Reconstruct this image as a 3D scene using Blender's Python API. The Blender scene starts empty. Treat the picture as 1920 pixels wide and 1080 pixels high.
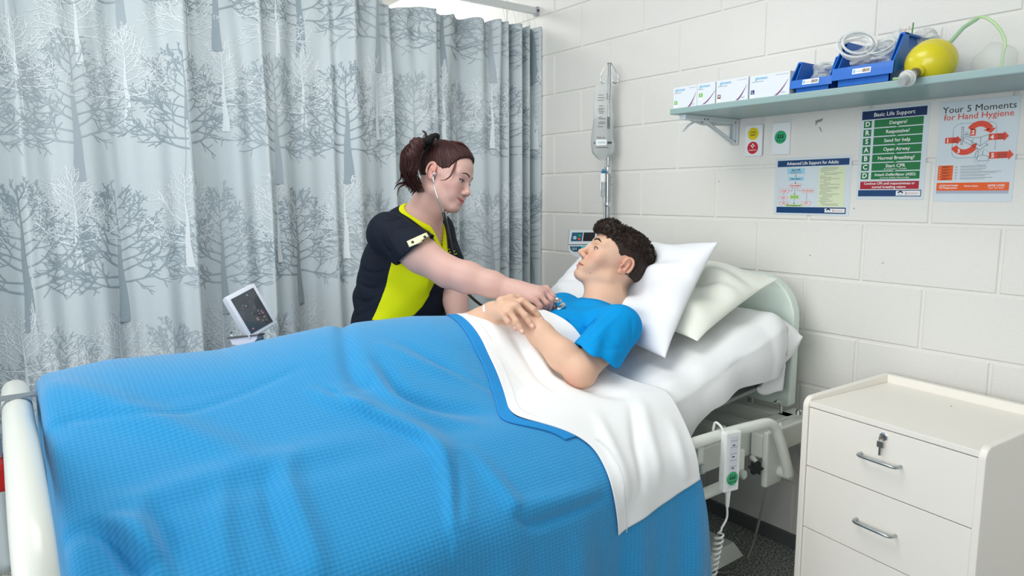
import bpy, bmesh, math, random
import numpy as np
from mathutils import Vector, Matrix
random.seed(7); np.random.seed(7)
S = bpy.context.scene
COL = S.collection
# ------------------------------------------------------------------ camera
CAM = np.array([2.72645711, -2.33648007, 1.36090328])
FPX = 1279.4665
RV = np.array([0.60204512, 0.79843215, -0.00691219])
UV_ = np.array([-0.10706794, 0.08930553, 0.99023279])
FV = np.array([-0.79125099, 0.59542474, -0.13925244])
cd = bpy.data.cameras.new('camera'); cam = bpy.data.objects.new('camera', cd); COL.objects.link(cam)
cd.sensor_width = 36.0; cd.lens = FPX / 1920 * 36.0; cd.clip_start = 0.02
cam.matrix_world = Matrix(((RV[0], UV_[0], -FV[0], CAM[0]), (RV[1], UV_[1], -FV[1], CAM[1]), (RV[2], UV_[2], -FV[2], CAM[2]), (0, 0, 0, 1)))
S.camera = cam
# ------------------------------------------------------------------ light
S.view_settings.view_transform = 'Standard'; S.view_settings.look = 'None'
S.view_settings.gamma = 1.0; S.view_settings.use_curve_mapping = False
S.view_settings.exposure = 0.0
wd = bpy.data.worlds.new('world'); S.world = wd; wd.use_nodes = True
wd.node_tree.nodes['Background'].inputs[0].default_value = (0.93, 0.97, 1.0, 1)
wd.node_tree.nodes['Background'].inputs[1].default_value = 0.62
def area(name, loc, target, sx, sy, power, col=(1, 1, 1)):
    l = bpy.data.lights.new(name, 'AREA'); l.shape = 'RECTANGLE'; l.size = sx; l.size_y = sy; l.energy = power; l.color = col
    o = bpy.data.objects.new(name, l); COL.objects.link(o); o.location = loc
    o.rotation_euler = (Vector(target) - Vector(loc)).to_track_quat('-Z', 'Y').to_euler(); return o
area('window_daylight', (2.4, -5.2, 2.0), (1.2, -0.6, 0.9), 3.2, 1.8, 95, (0.98, 0.99, 1.0))
area('ceiling_panel_light', (1.2, -1.7, 2.66), (1.2, -1.7, 0), 1.2, 1.2, 24, (1.0, 0.99, 0.96))
area('far_bay_light', (-1.7, -1.0, 2.66), (-1.7, -1.0, 0), 1.6, 2.2, 70, (1.0, 1.0, 1.0))

# ------------------------------------------------------------------ helpers
def pt(px, py, ax, v):
    """world point where the sight line through a photograph pixel meets the plane  axis=v"""
    d = FV + (px - 960) / FPX * RV - (py - 540) / FPX * UV_
    t = (v - CAM[ax]) / d[ax]
    return CAM + t * d
def px_(px, py, x): return pt(px, py, 0, x)
def lin(c):
    return tuple(((v / 255 / 12.92) if v / 255 <= 0.04045 else ((v / 255 + 0.055) / 1.055) ** 2.4) for v in c)
MATS = {}
def mat(name, rgb, rough=0.5, metal=0.0, trans=0.0, alpha=1.0, noise=0.0, nscale=30, bump=0.0, bscale=200, coat=0.0, ior=1.45, sss=0.0, spec=0.5, emit=None, raw=False):
    if name in MATS: return MATS[name]
    m = bpy.data.materials.new(name); m.use_nodes = True; nt = m.node_tree; b = nt.nodes['Principled BSDF']
    c = (*(rgb if raw else lin(rgb)), 1)
    b.inputs['Base Color'].default_value = c; b.inputs['Roughness'].default_value = rough; b.inputs['Metallic'].default_value = metal
    b.inputs['Transmission Weight'].default_value = trans; b.inputs['Alpha'].default_value = alpha; b.inputs['IOR'].default_value = ior
    b.inputs['Coat Weight'].default_value = coat; b.inputs['Specular IOR Level'].default_value = spec
    if sss: b.inputs['Subsurface Weight'].default_value = sss; b.inputs['Subsurface Radius'].default_value = (0.012, 0.005, 0.003); b.inputs['Subsurface Scale'].default_value = 0.6
    if emit: b.inputs['Emission Color'].default_value = (*lin(emit[0]), 1); b.inputs['Emission Strength'].default_value = emit[1]
    if noise or bump:
        tc = nt.nodes.new('ShaderNodeTexCoord')
    if noise:
        n = nt.nodes.new('ShaderNodeTexNoise'); n.inputs['Scale'].default_value = nscale; n.inputs['Detail'].default_value = 4
        nt.links.new(tc.outputs['Object'], n.inputs['Vector'])
        mx = nt.nodes.new('ShaderNodeMix'); mx.data_type = 'RGBA'
        mx.inputs[6].default_value = tuple(v * (1 - noise) for v in c[:3]) + (1,); mx.inputs[7].default_value = tuple(min(1, v * (1 + noise)) for v in c[:3]) + (1,)
        nt.links.new(n.outputs['Fac'], mx.inputs[0]); nt.links.new(mx.outputs[2], b.inputs['Base Color'])
    if bump:
        n2 = nt.nodes.new('ShaderNodeTexNoise'); n2.inputs['Scale'].default_value = bscale; n2.inputs['Detail'].default_value = 3
        nt.links.new(tc.outputs['Object'], n2.inputs['Vector'])
        bp = nt.nodes.new('ShaderNodeBump'); bp.inputs['Strength'].default_value = bump; bp.inputs['Distance'].default_value = 0.002
        nt.links.new(n2.outputs['Fac'], bp.inputs['Height']); nt.links.new(bp.outputs['Normal'], b.inputs['Normal'])
    MATS[name] = m; return m
def setp(o, label=None, cat=None, group=None, kind=None):
    if label: o['label'] = label
    if cat: o['category'] = cat
    if group: o['group'] = group
    if kind: o['kind'] = kind
    return o
def attach(o, parent):
    if parent is not None:
        o.parent = parent; bpy.context.view_layer.update() if False else None
        m = Matrix.Identity(4); q = parent; chain = []
        while q is not None: chain.append(q); q = q.parent
        for c in reversed(chain): m = m @ c.matrix_parent_inverse @ c.matrix_basis if c.parent else m @ c.matrix_basis
        o.matrix_parent_inverse = m.inverted()
def empty(name, loc, label=None, cat=None, group=None):
    o = bpy.data.objects.new(name, None); COL.objects.link(o); o.location = loc; o.empty_display_size = 0.05
    return setp(o, label, cat, group)
def link(name, me, m, parent=None, smooth=False, **kw):
    if m is not None and not me.materials: me.materials.append(m)
    if smooth: me.shade_smooth()
    o = bpy.data.objects.new(name, me); COL.objects.link(o); attach(o, parent)
    return setp(o, **kw)
def mesh(name, v, f, m, parent=None, smooth=False, **kw):
    me = bpy.data.meshes.new(name); me.from_pydata([tuple(map(float, p)) for p in v], [], [tuple(map(int, q)) for q in f]); me.update()
    return link(name, me, m, parent, smooth, **kw)
def npmesh(name, v, f4, m, parent=None, smooth=True, col=None, **kw):
    me = bpy.data.meshes.new(name); n = len(v); k = len(f4)
    me.vertices.add(n); me.vertices.foreach_set('co', np.ascontiguousarray(v, dtype=np.float32).ravel())
    me.loops.add(4 * k); me.loops.foreach_set('vertex_index', np.ascontiguousarray(f4, dtype=np.int32).ravel())
    me.polygons.add(k); me.polygons.foreach_set('loop_start', np.arange(0, 4 * k, 4, dtype=np.int32))
    me.update(calc_edges=True); me.validate()
    if col is not None:
        a = me.color_attributes.new('Col', 'FLOAT_COLOR', 'POINT'); c4 = np.ones((n, 4), np.float32); c4[:, :3] = col
        a.data.foreach_set('color', c4.ravel())
    return link(name, me, m, parent, smooth, **kw)
class MB:
    """collects simple shapes into one mesh"""
    def __init__(s): s.v = []; s.f = []
    def add(s, v, f):
        n = len(s.v); s.v += [tuple(map(float, p)) for p in v]; s.f += [tuple(i + n for i in q) for q in f]; return s
    def box(s, x0, y0, z0, x1, y1, z1, b=0.0, rot=None):
        bm = bmesh.new(); bmesh.ops.create_cube(bm, size=1.0)
        for q in bm.verts: q.co = Vector(((x0 + x1) / 2 + q.co.x * (x1 - x0), (y0 + y1) / 2 + q.co.y * (y1 - y0), (z0 + z1) / 2 + q.co.z * (z1 - z0)))
        if b: bmesh.ops.bevel(bm, geom=bm.edges[:], offset=b, segments=2, affect='EDGES', profile=0.5)
        if rot: 
            for q in bm.verts: q.co = rot @ q.co
        bm.verts.index_update()
        s.add([q.co[:] for q in bm.verts], [[q.index for q in f.verts] for f in bm.faces]); bm.free(); return s
    def tube(s, pts, r, seg=10, caps=True, closed=False):
        P = [np.array(p, float) for p in pts]; n = len(P); rr = r if hasattr(r, '__len__') else [r] * n
        T = []
        for i in range(n):
            a = P[(i - 1) % n] if (closed or i > 0) else P[i]; b = P[(i + 1) % n] if (closed or i < n - 1) else P[i]
            t = b - a; T.append(t / (np.linalg.norm(t) + 1e-12))
        up = np.array([0, 0, 1.0]) if abs(T[0][2]) < 0.9 else np.array([1.0, 0, 0])
        nrm = np.cross(T[0], up); nrm /= np.linalg.norm(nrm); v = []; f = []
        for i in range(n):
            nrm = nrm - T[i] * nrm.dot(T[i]); nrm /= np.linalg.norm(nrm) + 1e-12; bn = np.cross(T[i], nrm)
            for j in range(seg):
                a = 2 * math.pi * j / seg; v.append(P[i] + rr[i] * (math.cos(a) * nrm + math.sin(a) * bn))
        m = n if closed else n - 1
        for i in range(m):
            for j in range(seg):
                a, b = i * seg + j, i * seg + (j + 1) % seg; c, d = ((i + 1) % n) * seg + (j + 1) % seg, ((i + 1) % n) * seg + j
                f.append((a, d, c, b))
        if caps and not closed: f.append(tuple(range(seg))); f.append(tuple(range((n - 1) * seg, n * seg))[::-1])
        return s.add(v, f)
    def lathe(s, o, axis, prof, seg=24):
        """prof: list of (t along axis, radius)"""
        axis = np.array(axis, float); axis /= np.linalg.norm(axis); o = np.array(o, float)
        up = np.array([0, 0, 1.0]) if abs(axis[2]) < 0.9 else np.array([1.0, 0, 0])
        a = np.cross(axis, up); a /= np.linalg.norm(a); b = np.cross(axis, a); v = []; f = []
        for t, r in prof:
            for j in range(seg):
                w = 2 * math.pi * j / seg; v.append(o + axis * t + r * (math.cos(w) * a + math.sin(w) * b))
        for i in range(len(prof) - 1):
            for j in range(seg):
                f.append((i * seg + j, (i + 1) * seg + j, (i + 1) * seg + (j + 1) % seg, i * seg + (j + 1) % seg))
        f.append(tuple(range(seg))); f.append(tuple(range((len(prof) - 1) * seg, len(prof) * seg))[::-1])
        return s.add(v, f)
    def prism(s, poly, fn, t0, t1):
        """poly in 2-D, fn(u,v,t)->xyz, extruded t0..t1"""
        n = len(poly); v = [fn(a, b, t0) for a, b in poly] + [fn(a, b, t1) for a, b in poly]
        f = [tuple(range(n))[::-1], tuple(range(n, 2 * n))] + [(i, (i + 1) % n, n + (i + 1) % n, n + i) for i in range(n)]
        return s.add(v, f)
    def out(s, name, m, parent=None, smooth=False, fix=True, **kw):
        me = bpy.data.meshes.new(name); me.from_pydata(s.v, [], s.f)
        if fix:
            bm = bmesh.new(); bm.from_mesh(me); bmesh.ops.recalc_face_normals(bm, faces=bm.faces); bm.to_mesh(me); bm.free()
        me.update()
        o = link(name, me, m, parent, False, **kw)
        if smooth:
            me.shade_smooth()
            try: me.set_sharp_from_angle(angle=math.radians(42))
            except Exception: pass
        return o
def bez(pts, n=8):
    """Catmull-Rom through pts"""
    P = [np.array(p, float) for p in pts]; P = [2 * P[0] - P[1]] + P + [2 * P[-1] - P[-2]]; out = []
    for i in range(1, len(P) - 2):
        for k in range(n):
            t = k / n; out.append(0.5 * ((2 * P[i]) + (-P[i - 1] + P[i + 1]) * t + (2 * P[i - 1] - 5 * P[i] + 4 * P[i + 1] - P[i + 2]) * t * t + (-P[i - 1] + 3 * P[i] - 3 * P[i + 1] + P[i + 2]) * t ** 3))
    out.append(P[-2]); return out
def text(s, size, m, loc, parent, name='lettering', bold=0.0, align='CENTER', rot=(math.pi / 2, 0, 0), sx=1.0, mw=None, **kw):
    cu = bpy.data.curves.new(name, 'FONT'); cu.body = s; cu.size = size; cu.align_x = align; cu.align_y = 'CENTER'; cu.offset = bold * size; cu.resolution_u = 2
    o = bpy.data.objects.new(name, cu); COL.objects.link(o)
    dg = bpy.context.evaluated_depsgraph_get(); me = bpy.data.meshes.new_from_object(o.evaluated_get(dg)); bpy.data.objects.remove(o); bpy.data.curves.remove(cu)
    M = mw if mw is not None else Matrix.Translation(loc) @ Matrix.Rotation(rot[2], 4, 'Z') @ Matrix.Rotation(rot[1], 4, 'Y') @ Matrix.Rotation(rot[0], 4, 'X')
    me.transform(M @ Matrix.Diagonal((sx, 1, 1, 1)))
    me.materials.clear()
    return link(name, me, m, parent, **kw)
def ss(x, a, b):
    t = np.clip((x - a) / (b - a), 0, 1); return t * t * (3 - 2 * t)
# ------------------------------------------------------------------ room shell
M_wall = mat('painted_block', (231, 230, 225), 0.62, noise=0.02, nscale=3, bump=0.5, bscale=160)
M_joint = mat('painted_mortar', (230, 229, 224), 0.7, bump=0.3, bscale=90)
M_plaster = mat('white_plaster', (236, 236, 233), 0.8)
wall_back = MB().box(-3.4, 0.0, 0.0, 5.2, 0.14, 2.8).out('wall_back', M_joint, kind='structure')
# blocks: 390 x 190 mm faces, pitch 400 x 200, stretcher bond, joints recessed 5 mm
def block_mesh(w):
    v = []; f = []; d = 0.0045; c = 0.0035; h = 0.1915; 
    for (x, z, y) in ((0, 0, 0.0), (w, 0, 0.0), (w, h, 0.0), (0, h, 0.0), (c, c, -d), (w - c, c, -d), (w - c, h - c, -d), (c, h - c, -d)): v.append((x, y, z))
    f = [(4, 5, 6, 7), (0, 1, 5, 4), (1, 2, 6, 5), (2, 3, 7, 6), (3, 0, 4, 7)]
    me = bpy.data.meshes.new('concrete_block'); me.from_pydata(v, [], f); me.materials.append(M_wall); me.update(); return me
BM = block_mesh(0.3925)
for r in range(0, 14):
    zz = 0.05 + 0.2 * r if False else 0.0504 + 0.2 * r
    off = 0.0 if (r % 2) else 0.2
    for c in range(-1, 10):
        x = off + 0.4 * c - 0.4 + 0.004
        if x > 3.4: continue
        o = bpy.data.objects.new('concrete_block', BM); COL.objects.link(o); o.location = (x, 0, zz + 0.004); o.parent = wall_back
M_carpet = mat('speckled_carpet', (84, 92, 94), 0.95)
nt = M_carpet.node_tree; b = nt.nodes['Principled BSDF']; tc = nt.nodes.new('ShaderNodeTexCoord')
vo = nt.nodes.new('ShaderNodeTexNoise'); vo.inputs['Scale'].default_value = 130; vo.inputs['Detail'].default_value = 5; vo.inputs['Roughness'].default_value = 0.8
cr = nt.nodes.new('ShaderNodeValToRGB'); cr.color_ramp.elements[0].position = 0.46; cr.color_ramp.elements[0].color = (*lin((84, 90, 90)), 1); cr.color_ramp.elements[1].position = 0.58; cr.color_ramp.elements[1].color = (*lin((202, 204, 196)), 1)
nt.links.new(tc.outputs['Object'], vo.inputs['Vector']); nt.links.new(vo.outputs['Fac'], cr.inputs['Fac']); nt.links.new(cr.outputs['Color'], b.inputs['Base Color'])
bp = nt.nodes.new('ShaderNodeBump'); bp.inputs['Strength'].default_value = 0.8; bp.inputs['Distance'].default_value = 0.004; nt.links.new(vo.outputs['Fac'], bp.inputs['Height']); nt.links.new(bp.outputs['Normal'], b.inputs['Normal'])
MB().box(-3.4, -6.2, -0.1, 5.2, 0.0, 0.0).out('floor', M_carpet, kind='structure')
MB().box(-3.4, -6.2, 2.72, 5.2, 0.0, 2.8).out('ceiling', M_plaster, kind='structure')
MB().box(-3.5, -6.2, 0.0, -3.4, 0.0, 2.8).out('wall_left', M_plaster, kind='structure')
MB().box(-3.4, -0.013, 0.0, 5.2, -0.0005, 0.055, 0.003).out('baseboard_back', mat('grey_skirting', (98, 101, 103), 0.5), kind='structure')
# scuffs and plug marks on the block wall
M_scuff = mat('scuff', (150, 150, 146), 0.8)
def scuff(x, z, pts):
    MB().prism([(x + a, z + b) for a, b in pts], lambda u, v, t: (u, t, v), -0.0052, -0.0040).out('scuff_mark', M_scuff, wall_back)
scuff(1.420, 1.602, [(-.012, 0), (.016, .006), (.012, -.004), (-.004, -.008), (-.010, -.018)])
scuff(1.424, 1.575, [(-.002, .004), (.003, .003), (.010, -.012), (.007, -.013)])
for px, py in ((1601, 391), (1519, 479), (1655, 493), (1348, 340)):
    q = pt(px, py, 1, -0.005); MB().lathe((q[0], -0.0042, q[2]), (0, -1, 0), [(0, 0.0025), (0.0012, 0.002)], 8).out('wall_plug', M_scuff, wall_back)

# ------------------------------------------------------------------ ceiling track
M_alu = mat('white_aluminium', (214, 218, 218), 0.35, 0.3)
trk = empty('curtain_track', (-0.14, -1.5, 2.28), 'white aluminium curtain track fixed to the block wall above the curtain', 'curtain track')
MB().box(-0.15, -3.2, 2.268, -0.125, -0.006, 2.30, 0.002).out('rail', M_alu, trk)
MB().box(-0.152, -0.024, 2.260, -0.122, -0.005, 2.304, 0.002).out('end_bracket', mat('grey_bracket', (176, 180, 182), 0.4), trk)
MB().lathe((-0.121, -0.014, 2.284), (1, 0, 0), [(0, .006), (.003, .006), (.004, .004)], 10).out('screw', mat('dark_screw', (80, 84, 88), 0.4, 0.8), trk)

# ------------------------------------------------------------------ curtain
M_cur = mat('curtain_fabric', (197, 208, 212), 0.55, spec=0.35, bump=0.25, bscale=420)
nt = M_cur.node_tree; b = nt.nodes['Principled BSDF']; b.inputs['Sheen Weight'].default_value = 0.25
def curt_x(y, z):
    y = np.asarray(y, float); z = np.asarray(z, float)
    top = ss(z, 1.75, 2.2)            # pleats are tighter near the header
    w = np.zeros_like(y)
    # broad uneven folds
    w += 0.030 * np.sin(2 * np.pi * (y * 2.75 + 0.10 * np.sin(3.1 * y)) + 0.5) + 0.014 * np.sin(2 * np.pi * y * 5.9 + 1.3 + 0.8 * z) + 0.008 * np.sin(2 * np.pi * y * 10.3 + 0.6)
    w += 0.012 * np.sin(2 * np.pi * y * 1.25 + 2 + 0.5 * z)
    # sharp pleats (narrow ridges)
    for c, a, s in ((-0.62, .030, .020), (-0.86, .026, .016), (-1.13, .022, .02), (-1.45, .034, .018), (-1.72, .02, .02), (-1.97, .026, .022), (-2.26, .03, .02), (-2.5, .03, .02)):
        cc = c + 0.015 * np.sin(1.7 * z + c * 9)
        w += a * np.exp(-((y - cc) / s) ** 2)
    # header gathers between hooks
    w += top * 0.022 * np.sin(2 * np.pi * y * 7.4 + 0.4)
    # stack against the wall
    st = ss(y, -0.30, -0.17)
    w = w * (1 - st) + st * (0.040 * np.sin(2 * np.pi * (y + 0.30) / 0.066 + 0.25 * np.sin(2.2 * z)) + 0.012 * np.sin(2 * np.pi * y / 0.155 + 1) + 0.01)
    return -0.145 + w
def hem(y):
    y = np.asarray(y, float)
    return 2.185 + 0.018 * np.abs(np.cos(np.pi * (y + 0.23) / 0.235)) ** 0.8 + 0.004 * np.sin(60 * y)
cur = empty('bed_curtain', (-0.14, -1.4, 0.05), 'pale blue-grey hospital privacy curtain printed with dark and white leafless trees', 'curtain')
NY, NZ = 760, 60
ys = np.linspace(-3.15, -0.012, NY); tz = np.linspace(0, 1, NZ)
Y, T = np.meshgrid(ys, tz, indexing='ij'); Z = 0.06 + (hem(Y) - 0.06) * T; X = curt_x(Y, Z)
V = np.stack([X, Y, Z], -1).reshape(-1, 3)
I = np.arange((NY - 1) * (NZ)).reshape(NY - 1, NZ)[:, :-1].ravel()
F = np.stack([I, I + NZ, I + NZ + 1, I + 1], -1)
co = npmesh('fabric_drop', V, F, M_cur, cur)
so = co.modifiers.new('solid', 'SOLIDIFY'); so.thickness = 0.0008; so.offset = -1
# stitched header tape and hooks
for k, y in enumerate(list(np.arange(-3.0, -0.30, 0.235) + 0.0) + [-0.225, -0.19, -0.16, -0.13, -0.10, -0.075, -0.05, -0.03]):
    x = float(curt_x(y, 2.19)); z = float(hem(y))
    MB().tube([(-0.138, y, 2.268), (-0.138, y, 2.262), (x, y, z - 0.012)], 0.0009, 5).out('hanging_cord', M_alu, cur)
# tree print, laid on the cloth half a millimetre proud
M_tree_d = mat('tree_print_dark', (170, 182, 189), 0.6, spec=0.3)
M_tree_b = mat('tree_print_slate', (154, 168, 176), 0.6, spec=0.3)
M_tree_w = mat('tree_print_white', (222, 230, 233), 0.55, spec=0.3)
def tree_print(y0, z0, H, m, seed, lean=0.0):
    rnd = random.Random(seed); v = []; f = []
    def strip(P, r0, r1):
        n = len(P); base = len(v)
        for i, (a, c) in enumerate(P):
            if i < n - 1: dx, dz = P[i + 1][0] - a, P[i + 1][1] - c
            L = math.hypot(dx, dz) + 1e-9; r = r0 + (r1 - r0) * i / (n - 1)
            v.append((a - dz / L * r, c + dx / L * r)); v.append((a + dz / L * r, c - dx / L * r))
        for i in range(n - 1): f.append((base + 2 * i, base + 2 * i + 1, base + 2 * i + 3, base + 2 * i + 2))
    def branch(a, c, ang, L, r, d):
        P = [(a, c)]; n = max(3, int(L / 0.011)); cur_ = ang; curve = rnd.uniform(-.5, .5) + (0.5 if math.cos(ang) > 0 else -0.5) * (1 if math.sin(ang) < .8 else 0)
        for i in range(n):
            cur_ += curve / n + rnd.uniform(-.10, .10); P.append((P[-1][0] + math.cos(cur_) * L / n, P[-1][1] + math.sin(cur_) * L / n))
        strip(P, r, max(r * 0.4, .0011))
        if d > 0:
            k = {2: 6, 1: 3}[d]
            for j in range(k):
                i = int((0.22 + 0.75 * (j + rnd.random() * .6) / k) * n); i = min(i, n - 1)
                sgn = 1 if (j % 2) else -1
                branch(P[i][0], P[i][1], ang + sgn * rnd.uniform(.45, .95), L * rnd.uniform(.30, .5) * (1.15 - .45 * i / n), r * 0.6, d - 1)
    # trunk
    n = 26; P = [(y0 + lean * i / n * H + 0.0016 * math.sin(i * .5 + seed), z0 + H * i / n) for i in range(n + 1)]
    base = len(v); 
    Rt = [max(0.0013, 0.026 * H * (1.35 * (1 - i / n) ** 1.6 + 0.10 * (1 - i / n))) for i in range(n + 1)]
    for i, (a, c) in enumerate(P): v.append((a - Rt[i], c)); v.append((a + Rt[i], c))
    for i in range(n): f.append((base + 2 * i, base + 2 * i + 1, base + 2 * i + 3, base + 2 * i + 2))
    for j in range(19):
        t = 0.30 + 0.68 * j / 18; i = int(t * n); sgn = 1 if j % 2 else -1
        L = H * 0.46 * (1 - 0.75 * (t - .30) ** 1.3 / .62) * rnd.uniform(.8, 1.15)
        up = 0.12 + 1.05 * (t - 0.28) + rnd.uniform(-.15, .2)
        if j < 3: up = rnd.uniform(-.1, .25)
        a = up if sgn > 0 else math.pi - up
        branch(P[i][0], P[i][1], a, max(L, 0.03), max(0.0017, 0.0040 * H / .5 * (1.2 - t)), 2 if L > .07 else 1)
    A = np.array(v); yy = np.clip(A[:, 0], -3.14, -0.014); zz = A[:, 1]; zz = np.minimum(zz, hem(yy) - 0.002)
    e = 0.002; X0 = curt_x(yy, zz); dXy = (curt_x(yy + e, zz) - curt_x(yy - e, zz)) / (2 * e); nn = np.sqrt(1 + dXy ** 2)
    W = np.stack([X0 + 0.0012 / nn, yy - 0.0012 * dXy / nn, zz], -1)
    mesh('printed_tree', W, f, m, cur)
def tree_at(bx, by, tx, ty, m, seed):
    a = px_(bx, by, -0.12); c = px_(tx, ty, -0.12)
    tree_print(a[1], a[2], c[2] - a[2], m, seed)
sd = 0
for bx, by, ty, m in ((20, 35, -240, M_tree_d), (233, 68, -190, M_tree_d), (413, 92, -160, M_tree_b), (575, 110, -140, M_tree_b), (712, 135, -100, M_tree_d), (836, 145, -60, M_tree_b), (925, 155, -30, M_tree_d), (1003, 160, 0, M_tree_b),
                      (-60, 330, 30, M_tree_d), (152, 340, 68, M_tree_d), (355, 345, 100, M_tree_b), (525, 345, 115, M_tree_d), (655, 345, 130, M_tree_b), (785, 345, 145, M_tree_d), (870, 343, 160, M_tree_d), (960, 343, 165, M_tree_b),
                      (62, 628, 355, M_tree_b), (240, 607, 355, M_tree_b), (432, 592, 362, M_tree_d), (575, 572, 362, M_tree_b), (708, 560, 368, M_tree_d), (832, 550, 368, M_tree_b), (925, 540, 368, M_tree_d), (1000, 535, 372, M_tree_b),
                      (150, 900, 630, M_tree_d), (345, 880, 612, M_tree_d), (520, 840, 600, M_tree_b), (-60, 900, 640, M_tree_b)):
    sd += 1; tree_at(bx, by, bx, ty, m, sd)
for bx, by, ty in ((40, 218, 30), (245, 232, 55), (430, 245, 78), (580, 252, 95), (712, 262, 110), (836, 272, 125), (925, 278, 135), (1003, 280, 140), (-60, 505, 320), (152, 510, 325), (355, 500, 328), (526, 492, 330), (655, 485, 330), (785, 478, 335), (870, 472, 335), (960, 468, 335),
                   (62, 810, 595), (240, 780, 590), (432, 745, 570), (575, 720, 560), (708, 700, 552), (832, 690, 545), (150, 120, -60), (355, 110, -50), (525, 120, -40)):
    sd += 1; tree_at(bx, by, bx, ty, M_tree_w, sd)
# ------------------------------------------------------------------ bedside cabinet
M_lam = mat('cream_laminate', (246, 242, 233), 0.38, coat=0.15, noise=0.015, nscale=5)
M_gap = mat('dark_gap', (70, 68, 64), 0.8)
M_steel = mat('brushed_steel', (176, 182, 184), 0.28, 0.9)
M_chrome = mat('chrome', (215, 218, 220), 0.12, 1.0)
CB = Matrix.Translation((1.679, -0.448, 0)) @ Matrix.Rotation(math.radians(-6.6), 4, 'Z')
cab = empty('bedside_cabinet', (1.9, -0.26, 0), 'cream bedside drawer cabinet with raised back edge beside the bed, key in its top drawer', 'cabinet')
def cm(*q): return tuple(CB @ Vector(q))
W_, D_ = 0.496, 0.395
def cbox(n, m, x0, y0, z0, x1, y1, z1, b=0.0015, parent=cab, **kw): return MB().box(x0, y0, z0, x1, y1, z1, b, CB).out(n, m, parent, **kw)
def side(x0, x1):
    pr = [(-0.018, 0.0), (D_, 0.0), (D_, 0.775)] + [(-0.018 + 0.03 - 0.03 * math.sin(a), 0.735 + 0.03 * math.cos(a)) for a in np.linspace(0, math.pi / 2, 8)]
    pr = [(-0.018, 0.0), (D_, 0.0), (D_, 0.768), (0.02, 0.755)] + [(0.012 - 0.03 * math.sin(a), 0.725 + 0.03 * math.cos(a)) for a in np.linspace(0.1, math.pi / 2, 8)]
    o = MB().prism(pr, lambda u, v, t: cm(t, u, v), x0, x1).out('side_panel', M_lam, cab)
    md = o.modifiers.new('b', 'BEVEL'); md.width = 0.003; md.segments = 2
side(0.0, 0.018); side(W_ - 0.018, W_)
cbox('top_panel', M_lam, 0.018, -0.012, 0.726, W_ - 0.018, D_ - 0.018, 0.742)
cbox('back_panel', M_lam, 0.018, D_ - 0.018, 0.05, W_ - 0.018, D_, 0.768)
cbox('carcass', M_gap, 0.019, 0.008, 0.05, W_ - 0.019, D_ - 0.02, 0.725, 0)
cbox('plinth', M_lam, 0.018, 0.03, 0.0, W_ - 0.018, 0.05, 0.05)
MB().lathe(cm(0.26, 0.29, 0.7421), (0, 0, 1), [(0, .002), (.0006, .002)], 8).out('screw_hole', M_gap, cab)
for k, (z0, z1) in enumerate(((0.546, 0.7235), (0.353, 0.543), (0.160, 0.350), (0.052, 0.157))):
    dr = cbox('drawer_front', M_lam, 0.0195, -0.012, z0, W_ - 0.0195, 0.007, z1, 0.0008)
    hx = 0.243; hz = z0 + 0.094
    P = [(hx - .055, -.012, hz), (hx - .055, -.026, hz), (hx - .052, -.034, hz), (hx - .044, -.038, hz)] + [(hx + t, -.038, hz) for t in (-.02, 0, .02)] + [(hx + .044, -.038, hz), (hx + .052, -.034, hz), (hx + .055, -.026, hz), (hx + .055, -.012, hz)]
    MB().tube([cm(*q) for q in P], 0.0042, 10).out('handle', M_steel, dr, smooth=True)
    if k == 0:
        c = cm(hx + 0.004, -0.012, z0 + 0.160); ax = CB.to_3x3() @ Vector((0, -1, 0))
        MB().lathe(c, ax, [(0, .011), (.003, .011), (.004, .009), (.0042, .0065), (.003, .006)], 20).out('lock', M_chrome, dr, smooth=True)
        kb = MB().box(hx + 0.0025, -0.034, z0 + 0.154, hx + 0.0045, -0.016, z0 + 0.164, 0.0006, CB)
        kb.tube([cm(hx + .004, -.020, z0 + .158), cm(hx - .004, -.022, z0 + .152), cm(hx + .001, -.022, z0 + .143), cm(hx + .008, -.021, z0 + .148), cm(hx + .004, -.020, z0 + .158)], .0008, 6)
        kb.box(hx - 0.008, -0.024, z0 + 0.130, hx + 0.010, -0.022, z0 + 0.147, 0.0009, CB).box(hx - 0.002, -0.024, z0 + 0.108, hx + 0.004, -0.022, z0 + 0.131, 0.0006, CB)
        kb.out('key', mat('key_metal', (168, 162, 150), 0.3, 0.9), dr)

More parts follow.
